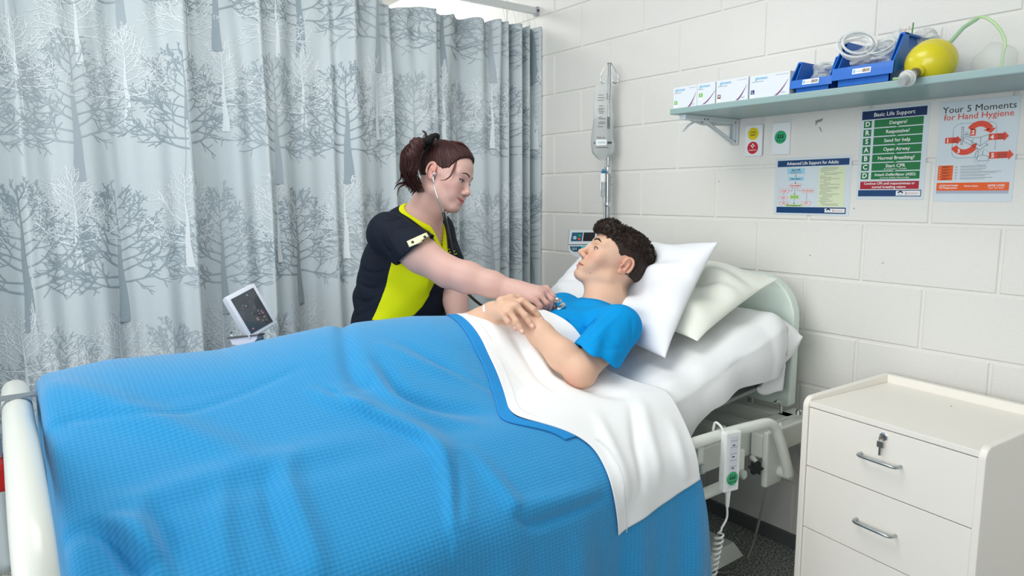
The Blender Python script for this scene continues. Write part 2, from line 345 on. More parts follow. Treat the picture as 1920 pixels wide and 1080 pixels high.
# ------------------------------------------------------------------ shelf and brackets
M_shelf = mat('sage_shelf', (150, 176, 176), 0.4, coat=0.1)
M_shelf_u = M_shelf
shelf = empty('wall_shelf', (1.7, -0.18, 1.64), 'long sage green wall shelf holding boxes, blue bins and a resuscitator', 'shelf')
ZS = 1.655
MB().box(1.045, -0.35, ZS - 0.021, 2.85, -0.006, ZS, 0.003).out('board', M_shelf, shelf)
M_brk = mat('white_enamel', (214, 222, 226), 0.35)
def bracket(x):
    b = MB()
    b.box(x - .014, -.328, ZS - .040, x + .014, -.012, ZS - .021, .002)
    b.prism([(-.33, ZS - .03), (-.20, ZS - .052), (-.17, ZS - .052), (-.012, ZS - .045), (-.012, ZS - .03)], lambda u, v, t: (t, u, v), x - .014, x - .011)
    o = b.out('folding_bracket', M_brk, shelf)
    MB().box(x - .016, -.018, ZS - .118, x + .016, -.006, ZS - .022, .002).box(x - .012, -.030, ZS - .115, x - .009, -.008, ZS - .03).box(x + .009, -.030, ZS - .115, x + .012, -.008, ZS - .03).out('wall_plate', M_brk, o)
    a = np.array((x, -.205, ZS - .036)); c = np.array((x, -.022, ZS - .112))
    s = MB()
    for dx in (-.007, .007): s.tube([a + (dx, 0, 0), c + (dx, 0, 0)], .0042, 6)
    s.box(x - .009, -.215, ZS - .044, x + .009, -.190, ZS - .030, .001).out('strut', M_brk, o)
    MB().tube([(x - .016, -.235, ZS - .040), (x - .018, -.27, ZS - .055), (x - .018, -.30, ZS - .078)], .004, 6).out('release_lever', M_brk, o)
    sc = MB()
    for q in ((-.20, ZS - .033), (-.218, ZS - .033), (-.234, ZS - .045), (-.03, ZS - .036), (-.03, ZS - .105)): sc.lathe((x + .0141, q[0], q[1]), (1, 0, 0), [(0, .003), (.0015, .0025)], 8)
    sc.out('screws', mat('screw_grey', (96, 104, 110), .4, .6), o, kind='stuff')
bracket(1.085); bracket(2.20)

# glove boxes
M_card = mat('white_card', (226, 232, 238), 0.45)
M_green = mat('label_green', (112, 190, 52), 0.5); M_maroon = mat('label_maroon', (128, 28, 44), 0.5); M_navy = mat('label_navy', (26, 52, 120), 0.5)
M_purple = mat('swoosh_purple', (128, 62, 118), 0.5); M_lblue = mat('logo_blue', (128, 196, 226), 0.5); M_wht = mat('label_white', (244, 245, 245), 0.5)
M_grey = mat('print_grey', (158, 166, 178), 0.5); M_ink = mat('print_ink', (40, 42, 48), 0.5)
def glove_box(x0, x1, y0, depth, h, letter, mcol, label, end=False):
    g = empty('glove_box', ((x0 + x1) / 2, y0 + depth / 2, ZS), label, 'box', 'glove boxes on the shelf')
    MB().box(x0, y0, ZS, x1, y0 + depth, ZS + h, 0.0012).out('carton', M_card, g)
    yf = y0 - 0.0004; w = x1 - x0
    def quad(n, m, pts): mesh(n, [(a, yf, c) for a, c in pts], [tuple(range(len(pts)))], m, g)
    lx = x0 + (0.006 if not end else 0.008); lz = ZS + (0.014 if not end else 0.028); lw = .013 if w > .1 else .015
    def r(n, m, a, c, aw, ch): quad(n, m, [(a, c), (a + aw, c), (a + aw, c + ch), (a, c + ch)])
    r('size_label', mcol, lx, lz, lw, .013); r('label_blank', M_wht, lx, lz - .011, lw, .0105)
    text(letter, .012, M_wht, (lx + lw / 2, yf - .0004, lz + .0062), g, 'size_letter', bold=.02)
    P = []
    for t in np.linspace(0, 1, 10):
        cx = x0 + w * (0.66 + 0.30 * t) if not end else x0 + w * (.35 + .64 * t); cz = ZS + .003 + (h * 0.62) * t ** 1.5 if not end else ZS + .004 + h * .55 * t ** 1.5
        P.append((cx, cz))
    pw = .004
    quad2 = [(a - pw * (1 - t), c) for (a, c), t in zip(P, np.linspace(0, 1, 10))]; q3 = [(a + pw * (1 - t) + .0004, c - .001) for (a, c), t in zip(P, np.linspace(0, 1, 10))]
    vv = [(a, yf, c) for a, c in quad2] + [(a, yf, c) for a, c in q3]
    mesh('printed_swoosh', vv, [(i, i + 1, 11 + i, 10 + i) for i in range(9)], M_purple, g)
    text('gloveon', .014, M_lblue, (x0 + w * (.30 if not end else .42), yf - .0004, ZS + h - .010), g, 'logo_lettering', bold=.02)
    r('fine_print', M_grey, x0 + .06 * w, ZS + h - .021, w * .30, .0018)
    if not end: r('fine_print', M_grey, x0 + .66 * w, ZS + h - .008, w * .3, .0012); r('fine_print', M_grey, x0 + .8 * w, ZS + .008, w * .1, .0022)
    return g
glove_box(1.047, 1.152, -.335, .23, .074, 'S', M_green, 'small white glove box with green S label at the left end of the shelf')
glove_box(1.157, 1.232, -.340, .24, .074, 'S', M_green, 'narrow white glove box, end on, second from the left shelf end', True)
glove_box(1.236, 1.360, -.340, .23, .074, 'M', M_maroon, 'white glove box with maroon M label on the shelf')
glove_box(1.364, 1.506, -.338, .23, .072, 'L', M_navy, 'white glove box with navy L label beside the small blue bin')

# blue bins
M_bin = mat('blue_plastic', (14, 104, 200), 0.38, coat=0.1)
def bin_(x0, x1, yf, depth, h, hb, label):
    """open-front stacking bin, front lip overhangs below the rim"""
    g = empty('storage_bin', ((x0 + x1) / 2, yf + depth / 2, ZS), label, 'bin', 'blue storage bins on the shelf')
    t = .003; ins = .012
    b = MB()
    b.box(x0 + ins, yf + ins, ZS, x1 - ins, yf + depth - .004, ZS + t)
    b.box(x0 + ins, yf + ins, ZS, x1 - ins, yf + ins + t, ZS + h * .45)                     # lower front
    b.box(x0 + ins, yf + depth - t, ZS, x1 - ins, yf + depth, ZS + hb)                      # back
    for xs in (x0 + ins, x1 - ins - t): 
        b.prism([(yf + ins, ZS), (yf + depth, ZS), (yf + depth, ZS + hb), (yf + depth * .22, ZS + hb), (yf + ins, ZS + h)], lambda u, v, q: (q, u, v), xs, xs + t)
    b.out('body', M_bin, g)
    # label panel standing proud, with side wings following the sloping rim
    MB().prism([(yf, ZS + h * .38), (yf + .004, ZS + h * .38), (yf + .010, ZS + h), (yf + .005, ZS + h)], lambda u, v, q: (q, u, v), x0, x1).out('label_panel', M_bin, g)
    for xs in (x0, x1 - .004):
        MB().prism([(yf + .001, ZS + h * .38), (yf + depth * .30, ZS + h * .8), (yf + depth * .30, ZS + hb), (yf + depth * .22, ZS + hb), (yf + .005, ZS + h)], lambda u, v, q: (q, u, v), xs, xs + .004).out('side_wing', M_bin, g)
    MB().box(x0, yf + depth * .22, ZS + hb - .004, x0 + ins, yf + depth, ZS + hb + .002, .001).box(x1 - ins, yf + depth * .22, ZS + hb - .004, x1, yf + depth, ZS + hb + .002, .001).box(x0, yf + depth - .008, ZS + hb - .004, x1, yf + depth + .002, ZS + hb + .002, .001).out('rim', M_bin, g)
    for q in (.35, .6): MB().box(x1 - ins - t - .004, yf + depth * q, ZS + .03, x1 - ins - t, yf + depth * q + .014, ZS + hb - .006, .001).out('rib', M_bin, g)
    # barcode sticker
    w = x1 - x0; lw = .052; lx = x0 + w * .5 - lw / 2; z0 = ZS + h * .58
    def q_(n, m, a0, c0, a1, c1, d=.0006):
        f = lambda c: yf + (c - ZS - h * .38) / (h * .62) * .005 - d
        mesh(n, [(a0, f(c0), c0), (a1, f(c0), c0), (a1, f(c1), c1), (a0, f(c1), c1)], [(0, 1, 2, 3)], m, g)
    q_('sticker', M_wht, lx, z0, lx + lw, z0 + .015, .0005)
    q_('sticker_logo', M_lblue, lx + .002, z0 + .003, lx + .009, z0 + .012, .0009)
    q_('sticker_text', M_grey, lx + .011, z0 + .006, lx + .026, z0 + .0075, .0009)
    rr = random.Random(3); a = lx + .028
    vv = []; ff = []
    while a < lx + lw - .003:
        bw = rr.choice((.0006, .0011, .0016)); n = len(vv); f = lambda c: yf + (c - ZS - h * .38) / (h * .62) * .005 - .0009
        vv += [(a, f(z0 + .003), z0 + .003), (a + bw, f(z0 + .003), z0 + .003), (a + bw, f(z0 + .012), z0 + .012), (a, f(z0 + .012), z0 + .012)]; ff.append((n, n + 1, n + 2, n + 3)); a += bw + rr.choice((.0006, .001))
    mesh('barcode', vv, ff, mat('barcode_ink', (120, 96, 70), .5), g)
    return g
bin_(1.505, 1.640, -.338, .20, .040, .098, 'small blue open-front bin with bagged tubing on the shelf')
bin_(1.642, 1.815, -.346, .28, .055, .135, 'large blue open-front bin heaped with clear tubing on the shelf')
# lift bins' contents
M_film = mat('plastic_film', (240, 244, 244), 0.18, alpha=0.42, coat=.6)
def coil(name, c, R, n, r, tilt, seed, m, label, cat='tubing'):
    rr = random.Random(seed); g = MB(); pts = []
    Rm = Matrix.Rotation(tilt[2], 3, 'Z') @ Matrix.Rotation(tilt[0], 3, 'X') @ Matrix.Rotation(tilt[1], 3, 'Y')
    N = int(n * 22)
    for i in range(N + 1):
        a = 2 * math.pi * i / 22; k = 1 + .16 * math.sin(a * .37 + seed) ; q = Vector((R[0] * k * math.cos(a), R[1] * k * math.sin(a), .012 * math.sin(a * .29 + seed) + .0045 * i / 22 - .0022 * n))
        q = Rm @ q; pts.append((c[0] + q.x, c[1] + q.y, c[2] + q.z))
    g.tube(pts, r, 8); o = g.out(name, m, None, smooth=True, label=label, cat=cat); return o
def crumple(name, c, rad, seed, m, label, cat):
    bm = bmesh.new(); bmesh.ops.create_icosphere(bm, subdivisions=4, radius=1)
    from mathutils import noise as N_
    for v in bm.verts:
        p = v.co * 1.9 + Vector((seed * 3.1, 0, 0)); d = 1 + .45 * N_.noise(p) + .22 * abs(N_.noise(p * 2.3)) + .12 * N_.noise(p * 5)
        v.co = Vector((v.co.x * rad[0] * d + c[0], v.co.y * rad[1] * d + c[1], v.co.z * rad[2] * d + c[2]))
    me = bpy.data.meshes.new(name); bm.to_mesh(me); bm.free()
    return link(name, me, m, None, False, label=label, cat=cat)
crumple('tubing_bag', (1.577, -.255, ZS + .058), (.040, .05, .030), 1, M_film, 'crumpled clear plastic packet filling the small blue bin', 'packet')
coil('packed_tubing', (1.575, -.262, ZS + .062), (.026, .02), 2.5, .0022, (.8, .2, .1), 4, mat('pale_green_tube', (196, 222, 196), .25, trans=.4), 'pale green tubing inside the packet in the small blue bin')
crumple('tubing_packet', (1.715, -.235, ZS + .085), (.062, .07, .042), 2, M_film, 'clear plastic packet under the coiled tube in the large blue bin', 'packet')
coil('clear_tube_coil', (1.690, -.300, ZS + .118), (.046, .038), 5.5, .0036, (1.10, .45, .1), 2, mat('clear_tube', (244, 247, 246), .12, alpha=.62, coat=.6), 'thick coil of clear tubing heaped over the large blue bin front')
coil('oxygen_tube_coil', (1.745, -.27, ZS + .105), (.036, .026), 3.5, .0026, (.7, -.5, .9), 5, mat('clear_tube2', (236, 244, 240), .15, alpha=.6, coat=.5), 'thin clear tube loops at the right of the large blue bin')
crumple('mask_packet', (1.765, -.215, ZS + .128), (.028, .03, .030), 3, M_film, 'bulging clear mask packet behind the tubing coils', 'packet')
crumple('airway_packet', (1.815, -.16, ZS + .140), (.030, .03, .022), 5, mat('frosted_film', (230, 234, 230), .3, alpha=.55), 'frosted packet propped at the back right of the large bin', 'packet')
for k, (x, zt, c, nm) in enumerate(((1.792, .165, (222, 214, 190), 'wooden stick with cream tip standing in the large bin'), (1.803, .172, (96, 150, 90), 'dark green stick standing in the large bin'), (1.783, .160, (226, 196, 170), 'peach coloured stick standing in the large bin'))):
    MB().tube([(x - .006, -.22, ZS + .03), (x, -.215, ZS + zt)], .0022, 8).out('airway_stick', mat('stick%d' % k, c, .5), label=nm, cat='stick')

# resuscitator bag
M_yel = mat('yellow_silicone', (216, 204, 34), 0.3, coat=0.25, noise=.05, nscale=12, sss=.1)
rb = empty('resuscitator', (1.88, -.27, ZS), 'yellow squeeze resuscitator bag with clear valve resting on the shelf', 'resuscitator')
ax = np.array(pt(1788, 92, 1, -.17)) - np.array(pt(1712, 140, 1, -.37)); L = np.linalg.norm(ax); ax /= L
o0 = np.array(pt(1713, 139, 1, -.365))
nb = np.array((o0[0], o0[1], o0[2]))
prof = [(.012, .0135), (.018, .0145), (.022, .0165), (.026, .0165), (.030, .0155), (.034, .027), (.041, .040), (.052, .0510), (.067, .0585), (.083, .0620), (.0845, .0613), (.086, .0622), (.103, .0615), (.121, .0565), (.137, .0480), (.150, .036), (.157, .024), (.159, .010)]
MB().lathe(nb, ax, prof, 40).out('squeeze_bag', M_yel, rb, smooth=True)
MB().lathe(nb, ax, [(-.006, .011), (-.006, .0135), (.013, .0135), (.013, .012)], 24).out('neck_collar', mat('dark_collar', (108, 100, 72), .4), rb, smooth=True)
valve = MB().lathe(nb, ax, [(-.040, .006), (-.040, .014), (-.036, .019), (-.030, .020), (-.026, .0165), (-.020, .0175), (-.012, .0125), (-.004, .0125)], 24)
vo_ = valve.out('patient_valve', mat('milky_valve', (228, 232, 228), .25, trans=.35, coat=.3), rb, smooth=True)
MB().lathe(nb, ax, [(-.062, .0085), (-.062, .0105), (-.038, .0115), (-.038, .0085)], 20).out('connector', mat('clear_connector', (214, 222, 222), .1, trans=.5), vo_, smooth=True)
MB().lathe(nb, ax, [(-.034 + .001, .0200), (-.034, .0215), (-.031, .0215), (-.030, .0200)], 24).out('valve_rim', M_wht, vo_)
M_gt = mat('green_tube', (200, 240, 176), 0.15, alpha=.62, coat=.6)
tp = [pt(1781, 80, 1, -.21), pt(1806, 52, 1, -.19), pt(1838, 32, 1, -.17), pt(1866, 45, 1, -.16), pt(1884, 75, 1, -.15), pt(1880, 105, 1, -.15), (2.005, -.16, ZS + .012), (1.975, -.20, ZS + .006), (1.93, -.29, ZS + .005), (1.88, -.325, ZS + .005), (1.84, -.325, ZS + .005), (1.815, -.335, ZS + .006), (1.835, -.30, ZS + .006), (1.89, -.30, ZS + .012), (1.95, -.24, ZS + .006)]
MB().tube(bez(tp, 8), .0042, 10).out('oxygen_tube', M_gt, rb, smooth=True)
MB().tube([pt(1781, 80, 1, -.21), pt(1806, 52, 1, -.19), pt(1834, 34, 1, -.17)], .0056, 10).out('tube_sleeve', mat('green_sleeve', (172, 214, 178), .2, alpha=.6), rb, smooth=True)
rc = np.array((1.985, -.13, ZS + .050)); bm = bmesh.new(); bmesh.ops.create_icosphere(bm, subdivisions=3, radius=1)
for v in bm.verts: 
    k = 1 + .08 * math.sin(5 * v.co.x + 3 * v.co.z); v.co = Vector((rc[0] + v.co.x * .055 * k, rc[1] + v.co.y * .035, rc[2] + v.co.z * .047 * k))
me = bpy.data.meshes.new('reservoir_bag'); bm.to_mesh(me); bm.free(); link('reservoir_bag', me, mat('reservoir_film', (232, 236, 232), .3, alpha=.28), rb, True)

# ------------------------------------------------------------------ wall plates and posters
M_plate = mat('plate_white', (236, 240, 244), 0.35)
def plate(x0, x1, z0, z1, label): 
    g = empty('call_plate', ((x0 + x1) / 2, -.01, z0), label, 'wall plate')
    MB().box(x0, -.014, z0, x1, -.0042, z1, .0015).out('cover', M_plate, g); return g
def disc(n, m, x, z, r, y, parent): 
    MB().lathe((x, y, z), (0, -1, 0), [(0, r), (.0006, r)], 32).out(n, m, parent)
g = plate(1.133, 1.205, 1.490, 1.605, 'white call plate with yellow and red round buttons')
disc('yellow_sticker', mat('st_yellow', (226, 206, 22), .45), 1.168, 1.573, .023, -.014, g)
disc('red_sticker', mat('st_red', (200, 34, 54), .45), 1.168, 1.521, .023, -.014, g)
text('STAFF', .0085, M_ink, (1.168, -.0149, 1.578), g, bold=.02); text('ASSIST', .0085, M_ink, (1.168, -.0149, 1.568), g, bold=.02)
MB().box(1.1655, -.0152, 1.520, 1.1705, -.0147, 1.537).box(1.1595, -.0152, 1.526, 1.1765, -.0147, 1.531).out('white_cross', M_wht, g)
text('EMERGENCY', .0055, M_wht, (1.168, -.0149, 1.512), g, bold=.02)
g = plate(1.247, 1.318, 1.491, 1.605, 'white call plate with single green nurse call sticker')
disc('green_sticker', mat('st_green', (42, 168, 112), .45), 1.282, 1.553, .0235, -.014, g)
M_dkg = mat('dark_green_ink', (18, 70, 60), .5)
text('Nurse Call', .0075, M_dkg, (1.282, -.0149, 1.541), g, bold=.02)
nb_ = MB()
for dx in (-.009, 0, .009): nb_.lathe((1.282 + dx, -.0147, 1.560), (0, -1, 0), [(0, .003), (.0005, .003)], 10).prism([(1.278 + dx, 1.549), (1.286 + dx, 1.549), (1.284 + dx, 1.557), (1.280 + dx, 1.557)], lambda u, v, t: (u, t, v), -.0147, -.0152)
nb_.out('nurse_icon', M_dkg, g)

M_paper = mat('laminated_paper', (214, 225, 232), 0.16, coat=0.6, bump=.12, bscale=14)
class Poster:
    def __init__(s, name, x0, x1, z0, z1, label, tilt=0.0):
        s.x0, s.x1, s.z0, s.z1 = x0, x1, z0, z1; s.g = empty(name, ((x0 + x1) / 2, -.005, z0), label, 'poster')
        MB().box(x0, -.0062, z0, x1, -.0048, z1, .0003).out('sheet', M_paper, s.g); s.w = x1 - x0; s.h = z1 - z0
    def X(s, u): return s.x0 + u * s.w
    def Z(s, v): return s.z1 - v * s.h
    def poly(s, n, m, pts, d=1): 
        return mesh(n, [(s.X(u), -.0062 - .00025 * d, s.Z(v)) for u, v in pts], [tuple(range(len(pts)))], m, s.g)
    def rect(s, n, m, u0, v0, u1, v1, d=1): return s.poly(n, m, [(u0, v1), (u1, v1), (u1, v0), (u0, v0)], d)
    def frame(s, n, m, u0, v0, u1, v1, t, d=2):
        k = s.w / s.h; y = -.0062 - .00025 * d; o = [(u0, v0), (u1, v0), (u1, v1), (u0, v1)]; i = [(u0 + t, v0 + t * k), (u1 - t, v0 + t * k), (u1 - t, v1 - t * k), (u0 + t, v1 - t * k)]
        return mesh(n, [(s.X(u), y, s.Z(v)) for u, v in o + i], [(a, (a + 1) % 4, 4 + (a + 1) % 4, 4 + a) for a in range(4)], m, s.g)
    def lines(s, n, m, segs, d=2):
        v = []; f = []
        for u0, v0, u1, v1, t in segs:
            a = np.array((s.X(u0), s.Z(v0))); b = np.array((s.X(u1), s.Z(v1))); q = b - a; q /= np.linalg.norm(q) + 1e-9; nn = np.array((-q[1], q[0])) * t / 2; k = len(v)
            v += [(p[0], -.0062 - .00025 * d, p[1]) for p in (a - nn, b - nn, b + nn, a + nn)]; f.append((k, k + 1, k + 2, k + 3))
        return mesh(n, v, f, m, s.g)
    def t(s, body, u, v, size, m, bold=.012, align='CENTER', sx=1.0, d=3): return text(body, size, m, (s.X(u), -.0062 - .00025 * d, s.Z(v)), s.g, 'lettering', bold=bold, align=align, sx=sx)
M_pnavy = mat('poster_navy', (24, 68, 118), .25); M_dnavy = mat('poster_dark_navy', (12, 44, 92), .25); M_pgreen = mat('poster_green', (26, 122, 66), .25); M_pred = mat('poster_red', (176, 36, 52), .25)
M_pcream = mat('poster_lime', (222, 232, 196), .3); M_pcyan = mat('poster_cyan', (160, 212, 234), .3); M_pgl = mat('poster_lightgreen', (180, 220, 130), .3); M_pink = mat('poster_pink', (246, 226, 228), .3); M_redl = mat('poster_red_line', (196, 90, 96), .3)
M_ora = mat('poster_orange', (236, 96, 30), .25); M_orr = mat('poster_arrow', (226, 74, 48), .25); M_pgrey = mat('poster_grey', (168, 178, 196), .3); M_lines = mat('poster_text', (112, 118, 122), .4); M_dk = mat('poster_black', (26, 34, 48), .3)
M_pwhite = mat('poster_white', (238, 240, 242), .25)
def emblems(P, u0, v0, u1, v1):
    P.rect('emblem_panel', M_pwhite, u0, v0, u1, v1, 2); P.frame('emblem_border', M_dnavy, u0, v0, u1, v1, .006, 3)
    cu = u0 + (u1 - u0) * .2; cv = (v0 + v1) / 2; ru = (u1 - u0) * .11
    k = P.w / P.h
    P.poly('emblem', M_dnavy, [(cu + ru * math.cos(a), cv - .0 - ru * k * .9 * math.sin(a)) for a in np.linspace(0, math.pi, 9)] + [(cu + .5 * ru * math.cos(a), cv - ru * k * .35 * math.sin(a)) for a in np.linspace(math.pi, 0, 7)], 3)
    P.lines('emblem', mat('emb_cyan', (110, 190, 220), .3), [(cu - ru, cv + ru * k * .6, cu + ru, cv + ru * k * .6, .0016)], 3)
    eu = u0 + (u1 - u0) * .40
    P.lines('emblem', M_pred, [(eu, v0 + (v1 - v0) * .2, eu, v1 - (v1 - v0) * .2, .0008), (eu + .01, v0 + (v1 - v0) * .3, eu + .01, v1 - (v1 - v0) * .2, .0014), (eu + .01, cv - .004, eu + (u1 - u0) * .5, cv - .004, .0008), (eu + .01, cv + .010, eu + (u1 - u0) * .5, cv + .010, .0008)], 3)
# Advanced Life Support
P = Poster('support_chart', 1.263, 1.547, 1.271, 1.477, 'landscape laminated chart titled Advanced Life Support for Adults')
P.rect('header', M_pnavy, .03, .045, .97, .155); P.t('Advanced Life Support for Adults', .5, .103, .0155, M_wht, .018, sx=.92)
P.rect('footer', M_pnavy, .04, .86, .96, .965); emblems(P, .69, .87, .955, .955)
P.rect('column', M_pcream, .60, .175, .93, .85)
rr = random.Random(5); seg = []
v = .19; 
while v < .845:
    ind = rr.choice((0, 0, .02, .05)); seg.append((.615 + ind, v, .615 + ind + rr.uniform(.06, .26), v, .0011)); v += .0235
P.lines('small_print', M_lines, seg)
P.rect('flow_box', M_pcyan, .17, .185, .41, .285); P.t('Start CPR', .29, .215, .0085, M_dk, .02); P.lines('small_print', M_dk, [(.21, .245, .37, .245, .0009), (.22, .265, .36, .265, .0009)])
P.rect('flow_box', M_pcyan, .19, .335, .40, .40); P.t('Attach Monitor', .295, .37, .0065, M_dk, .02)
P.rect('flow_box', M_pink, .215, .455, .365, .52); P.frame('flow_border', M_redl, .215, .455, .365, .52, .003); P.t('Assess Rhythm', .29, .49, .006, M_pred, .02)
for u0, v0, u1, v1, s in ((.07, .545, .20, .61, 'Shockable'), (.075, .67, .19, .72, 'Shock'), (.08, .765, .195, .825, 'CPR'), (.39, .545, .54, .61, 'Non Shockable'), (.385, .76, .51, .82, 'CPR')):
    P.rect('flow_box', M_pink, u0, v0, u1, v1); P.frame('flow_border', M_redl, u0, v0, u1, v1, .003); P.t(s, (u0 + u1) / 2, (v0 + v1) / 2, .006, M_pred, .02)
P.rect('flow_box', M_pgl, .225, .65, .345, .72); P.t('Return of circulation?', .285, .685, .0034, M_dk, .02)
P.rect('flow_box', M_pgl, .165, .80 + .045 - .03, .40, .85); P.t('Post resuscitation care', .283, .835, .0055, M_dk, .02)
P.frame('flow_border', mat('pale_line', (176, 214, 224), .4), .05, .48, .56, .79, .002, 1)
P.lines('flow_line', M_dk, [(.29, .285, .29, .33, .0008), (.29, .40, .29, .45, .0008), (.288, .52, .286, .645, .0009), (.285, .72, .284, .81, .0009)])
P.lines('flow_line', M_pred, [(.25, .52, .25, .575, .0008), (.25, .575, .205, .575, .0008), (.325, .52, .325, .575, .0008), (.325, .575, .385, .575, .0008), (.135, .61, .135, .66, .0008), (.135, .72, .135, .76, .0008), (.45, .61, .45, .755, .0008)])
for u, v in ((.29, .335), (.29, .455), (.286, .65), (.284, .812)): P.poly('arrow_head', M_dk, [(u - .009, v - .022), (u, v), (u + .009, v - .022)], 3)
# Basic Life Support
P = Poster('basic_support_chart', 1.568, 1.779, 1.328, 1.624, 'portrait green and navy chart titled Basic Life Support')
P.rect('header', M_dnavy, .02, .025, .965, .118); P.t('Basic Life Support', .5, .073, .0175, M_wht, .012)
rows = ('Dangers?', 'Responsive?', 'Send for help', 'Open Airway', 'Normal Breathing?', 'Start CPR', 'Attach Defibrillator (AED)')
for i, (c, s) in enumerate(zip('DRSABCD', rows)):
    v0 = .132 + i * .0945; v1 = v0 + .076
    P.rect('letter_tile', M_pgreen, .055, v0, .175, v1); P.t(c, .115, (v0 + v1) / 2, .0215, M_wht, .03)
    P.rect('step_bar', M_pgreen, .215, v0 - .005, .925, v1 + .002)
    if i < 6: P.poly('step_arrow', M_pgreen, [(.53, v1), (.56, v1 + .014), (.59, v1)], 2)
    P.t(s, .57, (v0 + v1) / 2 - (.009 if i >= 5 else 0), .0150 if i < 6 else .0118, M_wht, .018)
    if i == 5: P.t('30 compressions : 2 breaths', .57, v1 - .014, .0062, M_wht, .01)
    if i == 6: P.t('as soon as available, follow prompts', .57, v1 - .014, .0062, M_wht, .01)
P.rect('warning_bar', M_pred, .055, .80, .925, .885); P.t('Continue CPR until responsiveness or', .49, .824, .0108, M_wht, .018, sx=.95); P.t('normal breathing return', .49, .862, .0108, M_wht, .018)
P.rect('footer', M_pnavy, .03, .895, .965, .965); emblems(P, .60, .899, .96, .961)
# Hand hygiene
P = Poster('hand_hygiene_poster', 1.808, 2.014, 1.323, 1.621, 'portrait orange and white poster titled Your 5 Moments for Hand Hygiene')
P.t('Your 5 Moments', .5, .085, .0268, M_dk, 0, sx=1.03); P.t('for Hand Hygiene', .5, .158, .0252, M_orr, .003, sx=1.0)
def arrow(u0, v0, u1, v1, num, lu):
    h = (v1 - v0); m_ = (v0 + v1) / 2
    P.poly('moment_arrow', M_orr, [(u0, v0 + h * .18), (u1 - .06, v0 + h * .18), (u1 - .06, v0), (u1, m_), (u1 - .06, v1), (u1 - .06, v1 - h * .18), (u0, v1 - h * .18)], 2)
    P.t(num, lu, m_ + .004, .0175, M_wht, .03); P.lines('small_print', M_dk, [(lu + .06 + j * .0, m_ - .018 + j * .013, min(lu + .17, u1 - .05), m_ - .018 + j * .013, .0012) for j in range(4)], 3)
arrow(.10, .34, .315, .43, '1', .135); arrow(.66, .325, .90, .42, '4', .70); arrow(.68, .50, .975, .60, '5', .725)
def arc(cu, cv, r0, r1, a0, a1, m, n='moment_arrow'):
    k = P.w / P.h; A = np.linspace(a0, a1, 12)
    P.poly(n, m, [(cu + r1 * math.cos(a), cv - r1 * k * math.sin(a)) for a in A] + [(cu + r0 * math.cos(a), cv - r0 * k * math.sin(a)) for a in A[::-1]], 2)
arc(.54, .335, .10, .18, math.radians(25), math.radians(150), M_orr); P.poly('moment_arrow', M_orr, [(.58, .30), (.74, .285), (.68, .335)], 2); P.rect('moment_tile', M_orr, .42, .285, .49, .35, 2); P.t('2', .455, .318, .0165, M_wht, .03)
arc(.36, .405, .11, .19, math.radians(205), math.radians(325), M_orr); P.poly('moment_arrow', M_orr, [(.44, .44), (.52, .425), (.50, .475)], 2); P.t('3', .29, .497, .0165, M_wht, .03)
ds = []; k = P.w / P.h
def rr_pt(t):
    u0, v0, u1, v1, r = .20, .225, .745, .565, .09; per = [(u0 + r, v0), (u1 - r, v0)]; return per
path = [(.29, .225), (.655, .225)] + [(.655 + .09 * math.sin(a), .225 + .062 - .062 * math.cos(a)) for a in np.linspace(.2, 1.57, 6)] + [(.745, .50)]
path2 = [(.745, .50)]
path3 = [(.29 - .09 * math.sin(a), .225 + .062 - .062 * math.cos(a)) for a in np.linspace(0, 1.57, 6)] + [(.20, .50)] + [(.29 - .09 * math.cos(a), .50 + .065 * math.sin(a)) for a in np.linspace(0, 1.57, 6)] + [(.52, .565)]
for pa in (path, path3):
    for (a, b), (c, d) in zip(pa[:-1], pa[1:]):
        Ld = math.hypot((c - a) * P.w, (d - b) * P.h); n = max(1, int(Ld / .0042))
        for j in range(n): ds.append((a + (c - a) * j / n, b + (d - b) * j / n, a + (c - a) * (j + .55) / n, b + (d - b) * (j + .55) / n, .0013))
P.lines('dashed_outline', M_pnavy, ds, 1)
dl = [(.31, .26, .31, .43), (.33, .26, .33, .43), (.30, .43, .34, .43), (.30, .26, .34, .26), (.34, .36, .56, .455), (.56, .455, .66, .40), (.66, .40, .66, .345), (.66, .345, .56, .37), (.56, .37, .56, .455), (.34, .345, .44, .37), (.44, .37, .56, .37), (.34, .36, .34, .40), (.34, .40, .56, .49), (.56, .49, .66, .435), (.36, .33, .40, .335), (.40, .335, .42, .36), (.52, .47, .54, .51), (.63, .43, .65, .46), (.47, .38, .44, .42), (.44, .42, .50, .44)]
dl += [(.52, .50, .50, .56), (.55, .51, .53, .57), (.52, .57, .58, .54), (.58, .54, .68, .56), (.68, .56, .67, .60), (.67, .60, .55, .60), (.55, .60, .52, .57), (.60, .50, .60, .545)]
P.lines('bed_drawing', mat('drawing_grey', (110, 128, 136), .4), [(*q, .0012) for q in dl])
c0 = [(.37 + .022 * math.cos(a), .325 + .016 * math.sin(a)) for a in np.linspace(0, 6.283, 9)]; P.lines('bed_drawing', mat('drawing_grey', (0, 0, 0)), [(*c0[i], *c0[i + 1], .001) for i in range(8)])
c0 = [(.60 + .10 * math.cos(a), .565 + .075 * math.sin(a)) for a in np.linspace(0, 6.283, 17)]; P.lines('bed_drawing', mat('drawing_grey', (0, 0, 0)), [(*c0[i], *((np.array(c0[i]) + np.array(c0[i + 1])) / 2), .0009) for i in range(16)])
P.rect('legend_block', M_ora, .035, .635, .235, .785, 1)
